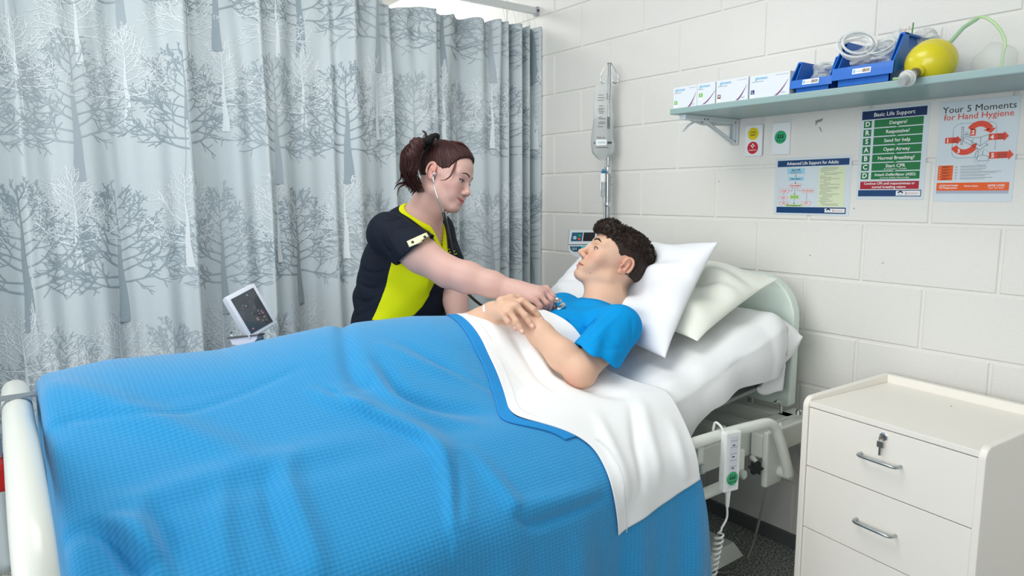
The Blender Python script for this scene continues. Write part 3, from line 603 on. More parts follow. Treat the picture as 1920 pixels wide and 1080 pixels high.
for i in range(5):
    v = .652 + i * .029; P.t(str(i + 1), .06, v, .006, M_wht, .02); P.lines('small_print', M_dk, [(.09, v - .004, .20, v - .004, .0014), (.09, v + .006, .16, v + .006, .0012)]); P.lines('small_print', M_lines, [(.26, v - .003, .30, v - .003, .0009), (.26, v + .008, .29, v + .008, .0008), (.33, v - .006, .66 + rr.uniform(-.05, .2), v - .006, .0009), (.33, v + .006, .6 + rr.uniform(-.05, .2), v + .006, .0009)])
P.rect('orange_band', M_ora, .03, .81, .955, .89, 1); P.rect('grey_band', M_pgrey, .03, .89, .955, .92, 1)
P.t('World Health', .22, .838, .0072, M_wht, .02); P.t('Organization', .22, .862, .0072, M_wht, .02); P.t('Patient Safety', .49, .845, .0068, M_wht, .01); P.t('SAVE LIVES', .80, .842, .0088, M_wht, .02); P.t('Clean Your Hands', .80, .866, .0052, M_wht, .01)
c0 = [(.095 + .028 * math.cos(a), .85 + .019 * math.sin(a)) for a in np.linspace(0, 6.283, 13)]; P.lines('emblem', M_wht, [(*c0[i], *c0[i + 1], .0011) for i in range(12)] + [(.095, .828, .095, .872, .001), (.07, .85, .12, .85, .0008)])
# ------------------------------------------------------------------ bed frame
M_bedw = mat('bed_enamel', (226, 230, 222), 0.32, coat=0.2)
M_mint = mat('mint_plastic', (218, 232, 224), 0.35, coat=0.2)
M_blk = mat('black_plastic', (24, 26, 28), 0.45)
bed = empty('hospital_bed', (1.0, -1.25, 0), 'white electric hospital bed with tubular footboard, mint headboard and lowered side rail', 'bed')
def rrect(x0, z0, x1, z1, rb, rt, n=8):
    P = []
    for cx, cz, a0, r in ((x0 + rb, z0 + rb, math.pi, rb), (x1 - rb, z0 + rb, 1.5 * math.pi, rb), (x1 - rt, z1 - rt, 0, rt), (x0 + rt, z1 - rt, .5 * math.pi, rt)):
        for a in np.linspace(0, math.pi / 2, n): P.append((cx + r * math.cos(a0 + a), cz + r * math.sin(a0 + a)))
    return P
hb = MB().prism(rrect(.53, .597, 1.453, 1.065, .018, .15), lambda u, v, t: (u, t, v), -.155, -.115).out('headboard', M_mint, bed, smooth=True)
md = hb.modifiers.new('b', 'BEVEL'); md.width = .006; md.segments = 3; md.limit_method = 'ANGLE'
for x in (.70, 1.285): MB().lathe((x, -.135, .50), (0, 0, 1), [(0, .011), (.105, .011)], 16).out('headboard_peg', M_chrome, bed, smooth=True)
MB().box(.50, -.215, .525, 1.50, -.165, .585, .006).out('head_crossbeam', M_bedw, bed)
MB().box(.50, -.33, .535, 1.46, -.29, .565, .004).out('head_crossbar', M_bedw, bed)
for x0 in (.545, 1.435): MB().box(x0, -2.26, .50, x0 + .05, -.10, .585, .006).out('side_beam', M_bedw, bed)
MB().box(1.490, -.44, .505, 1.535, -.12, .585, .006).out('rail_carrier', M_bedw, bed)
MB().tube(bez([(1.47, -.235, .600), (1.47, -.235, .625), (1.462, -.243, .642), (1.452, -.252, .636)], 4), .0045, 8).out('lifting_hook', M_chrome, bed)
MB().lathe((1.515, -.20, .600), (0, 0, 1), [(0, .010), (.014, .010), (.018, .006)], 12).out('socket_cap', M_chrome, bed)
for y in (-.55, -1.0, -1.5, -2.0): MB().box(.58, y, .58, 1.44, y + .05, .605, .003).out('deck_slat', M_bedw, bed)
MB().box(.62, -2.2, .606, 1.42, -1.05, .62, .004).out('mattress_deck', mat('deck_grey', (150, 156, 156), .5), bed)
MB().box(.62, -1.04, 0, 1.42, -.25, .014, .004, Matrix.Translation((0, 0, .615)) @ Matrix.Translation((0, -1.04, 0)) @ Matrix.Rotation(math.radians(5), 4, 'X') @ Matrix.Translation((0, 1.04, 0))).out('backrest_deck', mat('deck_grey', (0, 0, 0)), bed)
# footboard: bowed tube across the bed end
fx = [(.50, .862), (.60, .890), (.80, .905), (1.05, .905), (1.30, .893), (1.48, .866), (1.56, .80), (1.585, .70), (1.585, .45)]
P = bez([(.475, -2.335, .25), (.475, -2.335, .66), (.478, -2.335, .80)] + [(x, -2.335, z - .028) for x, z in fx], 6)
MB().tube([(x, y, z) for x, y, z in P], .0295, 20).out('footboard_tube', M_bedw, bed, smooth=True)
MB().tube([(.475, -2.335, .42), (1.585, -2.335, .42)], .016, 14).out('footboard_rail', M_bedw, bed, smooth=True)
MB().box(.55, -2.335, .50, 1.46, -2.25, .56, .008).out('foot_crossbeam', M_bedw, bed)
br = MB()
for y in (-2.300,): br.box(.84, -2.372, .907, .87, -2.262, .913, .001)
br.box(.84, -2.268, .80, .87, -2.262, .913, .001).box(.84, -2.376, .78, .87, -2.371, .913, .001)
br.out('footboard_bracket', mat('grey_strap', (150, 158, 164), .35, .5), bed)
MB().box(.82, -2.403, .715, .92, -2.362, .778, .01).out('red_control_box', mat('red_plastic', (206, 24, 22), .4), bed)
# side rail, folded down
XR = 1.578
def tb(n, pts, r=.0165, parent=bed, m=M_bedw): return MB().tube(pts, r, 16).out(n, m, parent, smooth=True)
rail = tb('side_rail', bez([(XR, -1.98, .50), (XR, -2.0, .62), (XR, -1.94, .655)], 6) + bez([(XR, -1.5, .665), (XR, -.9, .668), (XR, -.56, .655), (XR + .004, -.47, .640), (XR + .012, -.435, .585), (XR + .018, -.40, .50), (XR + .018, -.385, .462)], 6))
MB().tube([(XR + .018, -.365, .455), (XR - .03, -.37, .455), (XR - .09, -.38, .46)], .019, 16).out('rail_end_boss', M_bedw, rail, smooth=True)
for z, y1 in ((.575, -.86), (.50, -.80)):
    tb('rail_bar', [(XR - .012, -1.9, z), (XR - .012, y1 + (.13 if z < .55 else 0.0), z - .006)], .0165, rail)
for y, z in ((-.80, .60), (-.60, .53)):
    MB().box(XR - .022, y - .014, z - .03, XR - .008, y + .014, z + .055, .004).out('rail_link', M_bedw, rail)
    MB().lathe((XR - .006, y, z - .02), (1, 0, 0), [(0, .014), (.008, .014), (.011, .009)], 16).out('rail_pivot', mat('pivot_grey', (178, 188, 184), .4), rail)
MB().box(1.536, -.445, .415, 1.556, -.355, .60, .006).out('rail_mount', M_bedw, bed)
MB().tube([(1.50, -.44, .50), tuple(X0_ := pt(1421, 872, 0, 1.545))], .009, 12).out('release_shaft', M_bedw, bed)
kn = MB(); kc = np.array(pt(1417, 877, 0, 1.56))
kpts = []
for i in range(24):
    a = 2 * math.pi * i / 24; r = .0185 + .0045 * math.cos(6 * a); kpts.append((r * math.cos(a), r * math.sin(a)))
kn.prism(kpts, lambda u, v, t: tuple(kc + np.array((.8, -.6, 0)) * t + np.array((.6, .8, 0)) * u + np.array((0, 0, 1)) * v), -.009, .009)
kn.out('star_knob', M_blk, bed)
MB().lathe((1.50, -.115, .435), (0, 0, 1), [(0, .022), (.010, .026), (.022, .026), (.028, .030), (.044, .042), (.058, .042), (.064, .034), (.10, .026)], 28).out('corner_bumper', M_bedw, bed, smooth=True)
MB().lathe((1.50, -.115, .428), (0, 0, 1), [(0, .018), (.008, .024)], 20).out('bumper_ring', M_steel, bed)
# lifting column and wheeled base
MB().box(1.02, -.95, .16, 1.30, -.62, .52, .012).out('lift_column', mat('grey_column', (150, 152, 150), .5), bed)
MB().box(.62, -2.05, .10, 1.42, -.52, .17, .015).out('base_cover', M_bedw, bed)
MB().prism([(-.62, .17), (-.42, .17), (-.36, .10), (-.62, .10)], lambda u, v, t: (t, u, v), 1.22, 1.43).out('base_end_cover', M_bedw, bed)
for x in (.68, 1.36):
    for y in (-2.02, -.60):
        c = MB().lathe((x - .022, y, .062), (1, 0, 0), [(0, .050), (.004, .060), (.040, .060), (.044, .050)], 24).out('castor', mat('castor_grey', (70, 74, 76), .6), bed, smooth=True)
        MB().box(x - .03, y - .02, .06, x + .03, y + .02, .115, .006).out('fork', M_bedw, c)

# ------------------------------------------------------------------ mattress in its bottom sheet
M_sheet = mat('white_sheet', (242, 244, 245), 0.85, bump=.15, bscale=900, spec=.2)
def zM(y): return np.interp(y, [-2.4, -1.12, -.87, -.70, -.41, -.26, -.20], [.765, .768, .79, .815, .905, .950, .955])
def zlow(y): return np.interp(y, [-2.4, -1.1, -.76, -.64, -.49, -.32, -.2], [.63, .60, .62, .70, .735, .745, .76])
from mathutils import noise as NZ
def nz(x, y, z=0.0): return NZ.noise(Vector((x, y, z)))
def grid_faces(n, m):
    I = np.arange((n - 1) * m).reshape(n - 1, m)[:, :-1].ravel(); return np.stack([I, I + m, I + m + 1, I + 1], -1)
NS, NYM = 110, 190
vv = []
ymat = np.linspace(-2.26, -.172, NYM)
for j, y in enumerate(ymat):
    ye = min(1.0, max(0, (y + .30) / .125)); zt = float(zM(y)); zl = float(zlow(y)); th = zt - zl
    endr = math.sqrt(max(0, 1 - ye ** 2.2)) if ye > 0 else 1.0
    endf = ye
    for i in range(NS):
        s = i / (NS - 1)
        # cross-section: far bottom -> far side -> top -> near side -> near bottom
        if s < .12: q = s / .12; x, z = .56 + .0 * q, zl + (th - .03) * q
        elif s > .78: q = (s - .78) / .22; x, z = .56 + .865 + .06 * float(ss(np.array(y), -1.12, -.92)) + .012 * math.sin(q * 3), zt - .035 - (th - .035) * q
        else:
            q = (s - .12) / .66; wd = .865 + .06 * float(ss(np.array(y), -1.12, -.92)); x = .56 + wd * q; e = min(q, 1 - q) * wd; z = zt - .035 * (1 - min(1, e / .06)) ** 2
        zc = zt - .085
        z2 = zc + (z - zc) * (endr * .92 + .08)
        w = .006 * nz(x * 6, y * 5, 1) + .004 * nz(x * 16, y * 9, 2) + .0035 * math.sin(38 * (y + .35 * x) + 3 * nz(x * 3, y * 3)) * (1 if y > -1.1 else 0)
        n_x = 0
        if s > .78: n_x = .012 * nz(y * 7, z * 3, 4) + .007 * math.sin(26 * y + 6 * z) * q
        if s > .70 and y > -.35: n_x += .010 * math.sin((y + .35) * 40)
        vv.append((x + n_x, y + (.02 * nz(x * 5, z * 8, 7) if ye > .5 else 0), z2 + (w if .1 < s < .80 else 0)))
mt = empty('mattress', (1.0, -1.2, .62), 'thick white mattress under a wrinkled bottom sheet, its head end raised', 'mattress')
bs = npmesh('bottom_sheet', np.array(vv), grid_faces(NYM, NS), M_sheet, mt)
MB().box(.575, -2.24, .625, 1.462, -1.03, .76, .03).out('foam_core', mat('foam', (216, 218, 214), .8), mt)
MB().box(.575, -1.03, .0, 1.462, -.235, .10, .03, Matrix.Translation((0, 0, .64)) @ Matrix.Translation((0, -1.03, 0)) @ Matrix.Rotation(math.radians(9.5), 4, 'X') @ Matrix.Translation((0, 1.03, 0))).out('backrest_foam', mat('foam', (0, 0, 0)), mt)
# untucked corner of sheet hanging at the head end
tl = []
for i in range(20):
    for j in range(14):
        u, v = i / 19, j / 13
        tl.append((1.435 + .028 * math.sin(7 * u + 3 * v) * v + .01, -.335 + .135 * u, .79 - v * (.125 - .10 * abs(u - .45) ** 1.2) + .006 * math.sin(14 * u)))
o = npmesh('loose_sheet_corner', np.array(tl), grid_faces(20, 14), M_sheet, mt); o.modifiers.new('s', 'SOLIDIFY').thickness = .002

# ------------------------------------------------------------------ blanket and top sheet
M_blk_ = mat('blue_waffle_blanket', (38, 136, 206), 0.8, spec=.25)
nt = M_blk_.node_tree; b = nt.nodes['Principled BSDF']; b.inputs['Sheen Weight'].default_value = .3; b.inputs['Sheen Roughness'].default_value = .5
uvn = nt.nodes.new('ShaderNodeUVMap'); uvn.uv_map = 'UVMap'; sx = nt.nodes.new('ShaderNodeSeparateXYZ'); nt.links.new(uvn.outputs['UV'], sx.inputs[0])
def mnode(op, a, bb=None):
    n = nt.nodes.new('ShaderNodeMath'); n.operation = op
    for k, q in enumerate((a, bb)):
        if q is None: continue
        if isinstance(q, (int, float)): n.inputs[k].default_value = q
        else: nt.links.new(q, n.inputs[k])
    return n.outputs[0]
su = mnode('SINE', mnode('MULTIPLY', sx.outputs[0], 2 * math.pi / .0085)); sv = mnode('SINE', mnode('MULTIPLY', sx.outputs[1], 2 * math.pi / .0105))
wf = mnode('MULTIPLY', mnode('ADD', su, sv), .5)
bp = nt.nodes.new('ShaderNodeBump'); bp.inputs['Strength'].default_value = .5; bp.inputs['Distance'].default_value = .0009; nt.links.new(wf, bp.inputs['Height']); nt.links.new(bp.outputs['Normal'], b.inputs['Normal'])
mx = nt.nodes.new('ShaderNodeMix'); mx.data_type = 'RGBA'; mx.inputs[6].default_value = (*lin((34, 138, 196)), 1); mx.inputs[7].default_value = (*lin((44, 150, 208)), 1)
nt.links.new(mnode('MULTIPLY_ADD', wf, .5), mx.inputs[0]); nt.nodes[-1]
for n in nt.nodes:
    if n.type == 'MATH' and n.operation == 'MULTIPLY_ADD': n.inputs[2].default_value = .5
nt.links.new(mx.outputs[2], b.inputs['Base Color'])

BX = np.array([.500, .505, .525, .60, .75, .95, 1.15, 1.30, 1.44, 1.545, 1.600, 1.616, 1.622, 1.626])
BZ = np.array([.28, .62, .770, .812, .822, .822, .82, .812, .782, .715, .670, .628, .50, .14])
sl = np.concatenate([[0], np.cumsum(np.hypot(np.diff(BX), np.diff(BZ)))])
fine = np.linspace(0, sl[-1], 600); fxx = np.interp(fine, sl, BX); fzz = np.interp(fine, sl, BZ)
ker = np.exp(-np.linspace(-2.2, 2.2, 41) ** 2); ker /= ker.sum()
def smf(a): return np.convolve(np.pad(a, 20, mode='edge'), ker, 'valid')
fxx, fzz = smf(fxx), smf(fzz); SL = sl[-1]
def bumpA(y): return np.interp(y, [-2.34, -2.27, -2.15, -1.9, -1.6, -1.35, -1.1, -.9, -.8], [.08, .13, .145, .135, .165, .165, .14, .13, .13])
def bumpWn(y): return np.interp(y, [-2.3, -1.6, -1.35, -1.2, -1.05, -.8], [.52, .50, .42, .32, .27, .25])
def bumpC(y): return np.interp(y, [-2.3, -1.5, -1.1, -.8], [.90, .93, .98, 1.0])
def cloth(S_, Y_):
    """bed-clothes surface: S_ = distance across the bed, Y_ = position along it"""
    x = np.interp(S_, fine, fxx); z = np.interp(S_, fine, fzz)
    c = bumpC(Y_); dx = x - c; w = np.where(dx > 0, bumpWn(Y_), .40); t = np.clip(np.abs(dx) / w, 0, 1)
    top = ss(z, .5, .74)
    z = z + bumpA(Y_) * (0.5 + 0.5 * np.cos(np.pi * t)) ** .85 * top
    # over the trunk of the body
    xc = np.interp(Y_, [-1.45, -1.13, -.885, -.75], [.985, 1.01, 1.045, 1.07]); zc = np.interp(Y_, [-1.45, -1.13, -.885, -.75], [.847, .850, .872, .900])
    hw = np.interp(Y_, [-1.5, -1.13, -.885], [.15, .158, .172]); hd = np.interp(Y_, [-1.5, -1.13, -.885], [.085, .104, .118])
    ub = np.abs(x - xc) / hw; tz = zc + hd * np.sqrt(1 - np.minimum(ub, .86) ** 2) + .006 - np.maximum(ub - .86, 0) * hw * 1.35; kk = .04; hh = np.clip(kk - np.abs(z - tz), 0, None) / kk
    tw = top; z = np.where(tw > .5, np.maximum(z, tz) + hh * hh * kk * .25, z)
    # toward the head the sheet lies flat on the mattress edge and hangs straight down
    k = ss(Y_, -1.15, -.90); z = z + k * .02 * np.exp(-((x - 1.50) / .06) ** 2); 
    # hanging part: loose vertical folds
    h = ss(-z, -.68, -.35) * (x > 1.2)
    x = x + h * (.016 * np.sin(Y_ * 13 + 1.0) + .010 * np.sin(Y_ * 29 + 2.0) + .004 * np.sin(Y_ * 61))
    return x, Y_, z
NSS, NYY = 300, 420
def border1(x, z):  # blue / white boundary, as y, for a point of the surface (x on top, z on the hang)
    yt = np.interp(x, [.5, .70, .95, 1.20, 1.28, 1.40, 1.43, 1.47, 1.53, 1.60], [-.98, -1.06, -1.22, -1.255, -1.285, -1.345, -1.325, -1.24, -1.19, -1.205])
    yh = np.interp(-z, [-.65, -.52, -.3], [-1.21, -1.18, -1.13])
    return np.where((x > 1.55) & (z < .655), yh, yt)
def border2(x, z):
    yt = np.interp(x, [.5, .75, .95, 1.05, 1.15, 1.22, 1.30, 1.38, 1.45, 1.50, 1.57], [-.90, -.96, -.985, -.985, -.965, -.935, -.905, -.895, -.87, -.83, -.86])
    yh = np.interp(-z, [-.68, -.60, -.50], [-.86, -.886, -.89])
    return np.where((x > 1.55) & (z < .68), yh, yt)
Sg = np.linspace(0, SL, NSS)
def make_sheet(s0, s1, y0f, y1f, off, ns, ny):
    Sq = np.linspace(s0, s1, ns); X0, _, Z0 = cloth(Sq, np.full(ns, -1.2)); 
    A = y0f(X0, Z0); B = y1f(X0, Z0)
    A = smf(A) if len(A) > 60 else A; B = smf(B) if len(B) > 60 else B
    T = np.linspace(0, 1, ny)[:, None]; Y_ = A[None] * (1 - T) + B[None] * T; S_ = s0 + (np.repeat(Sq[None], ny, 0) - s0) * (1 - off * T ** .8)
    return S_, Y_
KEYS = []
def finish(S_, Y_, off, creases, seed, amp=1.0):
    def ev(s, y):
        x, y2, z = cloth(s, y); return np.stack([x, y2 + 0 * x, z], -1)
    P0 = ev(S_, Y_); e = .004
    ds = ev(S_ + e, Y_) - ev(S_ - e, Y_); dy = ev(S_, Y_ + e) - ev(S_, Y_ - e)
    N = np.cross(ds, dy); N /= np.linalg.norm(N, axis=-1, keepdims=True) + 1e-9
    if N[:, :, 2].mean() < 0: N = -N
    d = np.zeros(S_.shape)
    Vw = P0 - CAM; wz = Vw @ FV; PX = 960 + FPX * (Vw @ RV) / wz; PY = 540 - FPX * (Vw @ UV_) / wz
    for typ, a, w, pts in creases:
        # carry each crease's key points onto the cloth, then work in cloth distance
        k = []
        if isinstance(pts, np.ndarray): k = pts
        else:
          for px, py in pts:
            i = np.argmin((PX - px) ** 2 + (PY - py) ** 2 + 1e7 * (P0[:, :, 0] < .70)); k.append((S_.ravel()[i], Y_.ravel()[i]))
          k = np.array([q[:2] for q in bez([(p, q, 0) for p, q in k], 4)])
        KEYS.append((typ, a, w, k))
        best = np.full(S_.shape, 9.0); tt = np.zeros(S_.shape); side = np.zeros(S_.shape); n = len(k) - 1
        for i in range(n):
            a0, b0 = k[i], k[i + 1]; v = b0 - a0; L2 = v @ v + 1e-9
            t = np.clip(((S_ - a0[0]) * v[0] + (Y_ - a0[1]) * v[1]) / L2, 0, 1)
            qs, qy = S_ - a0[0] - t * v[0], Y_ - a0[1] - t * v[1]; dd = np.hypot(qs, qy); m = dd < best
            best = np.where(m, dd, best); tt = np.where(m, (i + t) / n, tt); side = np.where(m, np.sign(v[0] * qy - v[1] * qs), side)
        env = np.sin(np.pi * np.clip(tt * .92 + .06, 0, 1)) ** .6
        if typ == 'r': g = np.exp(-(best / w) ** 2)
        elif typ == 's': g = np.where(side > 0, np.exp(-(best / w) ** 2), np.exp(-(best / (w * .3)) ** 2))   # one steep flank
        else: g = np.where(side < 0, np.exp(-(best / w) ** 2), np.exp(-(best / (w * .3)) ** 2))
        d += 1.3 * a * env * g
    nn = np.array([nz(s * 3.0, y * 2.2, seed) for s, y in zip(S_[::4, ::4].ravel(), Y_[::4, ::4].ravel())]).reshape(S_[::4, ::4].shape)
    iy = np.linspace(0, nn.shape[0] - 1, S_.shape[0]); ix = np.linspace(0, nn.shape[1] - 1, S_.shape[1])
    nn = np.array([np.interp(ix, np.arange(nn.shape[1]), r) for r in nn]); nn = np.array([np.interp(iy, np.arange(nn.shape[0]), c) for c in nn.T]).T
    d += amp * .0045 * nn
    return P0 + N * (d + off)[..., None] if not np.isscalar(off) else P0 + N * (d + off)[..., None]
def cloth_mesh(name, P, S_, Y_, m, parent, thick=.0025, **kw):
    n, k = S_.shape; o = npmesh(name, P.reshape(-1, 3), grid_faces(n, k), m, parent, **kw)
    uv = o.data.uv_layers.new(name='UVMap'); li = np.zeros(len(o.data.loops), np.int32); o.data.loops.foreach_get('vertex_index', li)
    uv.data.foreach_set('uv', np.stack([S_.ravel()[li], Y_.ravel()[li]], -1).astype(np.float32).ravel())
    md = o.modifiers.new('thick', 'SOLIDIFY'); md.thickness = thick; md.offset = 0; return o
CR = [('r', .013, .035, [(109, 727), (193, 756), (282, 791), (393, 836), (482, 867)]),
      ('r', -.004, .010, [(69, 827), (127, 796), (193, 789), (282, 789), (371, 771), (504, 720), (571, 689)]),
      ('r', .012, .035, [(171, 956), (260, 942), (344, 920), (433, 893), (549, 862), (638, 840), (720, 828)]),
      ('r', -.022, .016, [(171, 996), (207, 1013), (251, 1062), (275, 1090)]), ('r', .020, .028, [(190, 982), (238, 1010), (285, 1070)]),
      ('r', .010, .022, [(258, 951), (269, 1000), (309, 1090)]), ('r', -.007, .018, [(290, 960), (310, 1010), (350, 1090)]), ('r', .008, .022, [(420, 911), (415, 1000), (433, 1090)]), ('r', .011, .024, [(544, 872), (540, 911), (584, 1026), (600, 1090)]), ('r', -.007, .02, [(500, 900), (510, 960), (540, 1060)]),
      ('r', -.010, .022, [(640, 640), (655, 689), (700, 733)]), ('r', .008, .02, [(588, 742), (640, 765), (700, 775)]),
      ('r', -.014, .022, [(711, 680), (751, 733), (818, 764), (907, 778)]), ('r', .010, .022, [(700, 700), (735, 750), (800, 785), (900, 800)]),
      ('s', .020, .040, [(640, 751), (684, 778), (773, 818), (813, 844), (835, 889), (844, 955), (847, 1000)]),
      ('r', -.010, .014, [(848, 860), (856, 920), (858, 985)]),
      ('r', .009, .020, [(884, 849), (951, 933), (969, 956)]), ('r', -.008, .012, [(969, 972), (1009, 980), (1129, 933)]), ('r', .008, .02, [(960, 955), (1050, 935), (1125, 915)]),
      ('r', .007, .02, [(720, 650), (800, 690), (900, 720)]), ('r', -.006, .016, [(760, 650), (850, 700), (930, 735)])]
y0 = lambda x, z: np.full(len(x), -2.262)
S_, Y_ = make_sheet(0, SL, y0, lambda x, z: np.where((x > 1.5), np.interp(-z, [-.78, -.6, -.2], [-.93, -.875, -.80]), border1(x, z) + .05), 0, NSS, NYY)
hemb = border1(*[q for q in (cloth(S_, Y_)[0], cloth(S_, Y_)[2])])
off = .004
Pb = finish(S_, Y_, off, CR, 3); CRK = list(KEYS)
blanket = empty('blanket', (1.0, -1.8, .62), 'bright blue waffle-weave blanket spread over the patient, hanging over the side rail', 'blanket')
# turn-down at the foot: falls behind the footboard
e_ = Pb[0]; ft = []; NF = 34
for j in range(NF):
    v = j / (NF - 1); a = min(1, v / .16)
    for i in range(NSS):
        x, y, z = e_[i]; side_ = ss(np.array(abs(x - 1.05)), .50, .56)
        ft.append((x + .012 * math.sin(z * 20) * 0 , y - .032 * math.sin(a * math.pi / 2) + .006 * math.sin(x * 22) * v, z - .030 * (1 - math.cos(a * math.pi / 2)) - (max(0, v - .16)) * max(.0, (z - .30)) * .9))
FT = np.array(ft).reshape(NF, NSS, 3)[1:][::-1]
cloth_mesh('blanket_cloth', np.concatenate([FT, Pb]), np.concatenate([np.repeat(S_[:1], NF - 1, 0), S_]), np.concatenate([np.repeat(np.linspace(-2.7, -2.262 - .438 / (NF - 1), NF - 1)[:, None], NSS, 1), Y_]), M_blk_, blanket)
# hem band of the blanket against the sheet
SA = float(fine[np.argmax(fxx > .53)]); SB = SL - .10 - .0
iend = int(np.argmin(np.where(fxx > 1.5, np.abs(fzz - .525), 9))); SBw = float(fine[iend])
S2, Y2 = make_sheet(SA, SBw, lambda x, z: border1(x, z), lambda x, z: border2(x, z), .052, 260, 150)
SCR = [('r', -.006, .014, [(960, 640), (1000, 700), (1040, 740)]), ('r', .008, .018, [(985, 650), (1020, 700), (1060, 735)]), ('r', .006, .02, [(1200, 760), (1215, 830), (1225, 900)]), ('r', -.006, .014, [(1180, 770), (1190, 850), (1195, 920)]), ('r', .007, .02, [(1120, 790), (1150, 860), (1165, 940)]),
       ('r', .006, .02, [(1255, 800), (1270, 860), (1280, 900)]), ('r', -.010, .03, [(1060, 720), (1120, 740), (1180, 750)])]
P2 = finish(S2, Y2, .0125, SCR, 8, .8)
tsheet = empty('top_sheet', (1.1, -1.1, .8), 'white top sheet folded down over the edge of the blue blanket', 'sheet')
cloth_mesh('folded_band', P2, S2, Y2, M_sheet, tsheet)
S4, Y4 = make_sheet(SA, float(fine[np.argmax(fxx > 1.50)]), lambda x, z: border1(x, z) - .034, lambda x, z: border1(x, z) + .004, 0, 300, 10)
P4 = finish(S4, Y4, .0085, CRK, 3); cloth_mesh('blanket_hem', P4, S4, Y4, mat('blue_hem', (40, 140, 208), .8, spec=.25), blanket, .003)
S3, Y3 = make_sheet(SA + .02, SBw, lambda x, z: border1(x, z) + .028, lambda x, z: border1(x, z) + .0295, 0, 260, 3)
P3 = finish(S3, Y3, .0145, SCR, 8, .8); cloth_mesh('hem_stitch', P3, S3, Y3, mat('stitch', (220, 224, 228), .8), tsheet, .001)

# ------------------------------------------------------------------ pillows
def pillow(name, c, T, m, seed, label, wr=1.0, sag=0.0, flip=1, lean=None):
    """c = corners 00 (far bottom), 10 (near bottom), 11 (near top), 01 (far top)"""
    c = [np.array(q, float) for q in c]; n = 90
    nrm = np.cross(c[1] - c[0], c[3] - c[0]); nrm /= np.linalg.norm(nrm); nrm *= flip; vt = []; vb = []
    for j in range(n):
        for i in range(n):
            u, v = i / (n - 1), j / (n - 1); p = c[0] * (1 - u) * (1 - v) + c[1] * u * (1 - v) + c[2] * u * v + c[3] * (1 - u) * v
            a, b_ = 2 * u - 1, 2 * v - 1
            ctr = (c[0] + c[1] + c[2] + c[3]) / 4
            pin = .055 * ((1 - a * a) * b_ ** 6 + (1 - b_ * b_) * a ** 6)       # edges bow inwards, corners stay pointed
            p = p + (ctr - p) * pin
            f = (1 - abs(a) ** 2.6) ** .62 * (1 - abs(b_) ** 2.6) ** .62
            w = wr * (.010 * nz(u * 3.2 + v * 1.2, v * 2.2 - u, seed) + .006 * math.sin(9 * (v * 1.1 + .8 * u) + 4 * nz(u * 2, v * 2, seed + 5)) * f + .0035 * math.sin(23 * (v - .7 * u) + 5 * nz(u * 3, v * 3, seed)) * f)
            g = sag * math.exp(-((u - .42) / .30) ** 2 - ((v - .42) / .36) ** 2)
            vt.append(p + nrm * (T * f * .55 + w * (.25 + f) - g * f + .0012)); vb.append(p - nrm * (T * f * .45 + .0012))
    F1 = grid_faces(n, n); F2 = F1[:, ::-1] + n * n; ed = []
    ring = [i for i in range(n)] + [i * n + n - 1 for i in range(1, n)] + [(n - 1) * n + i for i in range(n - 2, -1, -1)] + [i * n for i in range(n - 2, 0, -1)]
    for k in range(len(ring)): a, b_ = ring[k], ring[(k + 1) % len(ring)]; ed.append((a, b_, b_ + n * n, a + n * n))
    return npmesh(name, np.array(vt + vb), np.concatenate([F1, F2, np.array(ed)]), m, None, label=label, cat='pillow')
M_pc1 = mat('white_pillowcase', (240, 243, 247), .85, bump=.1, bscale=900, spec=.2); M_pc2 = mat('cream_pillowcase', (236, 238, 228), .85, bump=.1, bscale=900, spec=.2)
pillow('pillow', [(.60, -.62, .90), (1.385, -.745, .857), (1.335, -.435, 1.190), (.62, -.33, 1.15)], .15, M_pc1, 2, 'plump white pillow propped behind the patient\'s head', 3.0, .075, 1)
pillow('pillow', [(.66, -.52, .98), (1.41, -.625, .898), (1.43, -.225, 1.065), (.66, -.215, 1.11)], .13, M_pc2, 9, 'cream pillow lying crumpled behind the white one', 3.2, 0, 1)
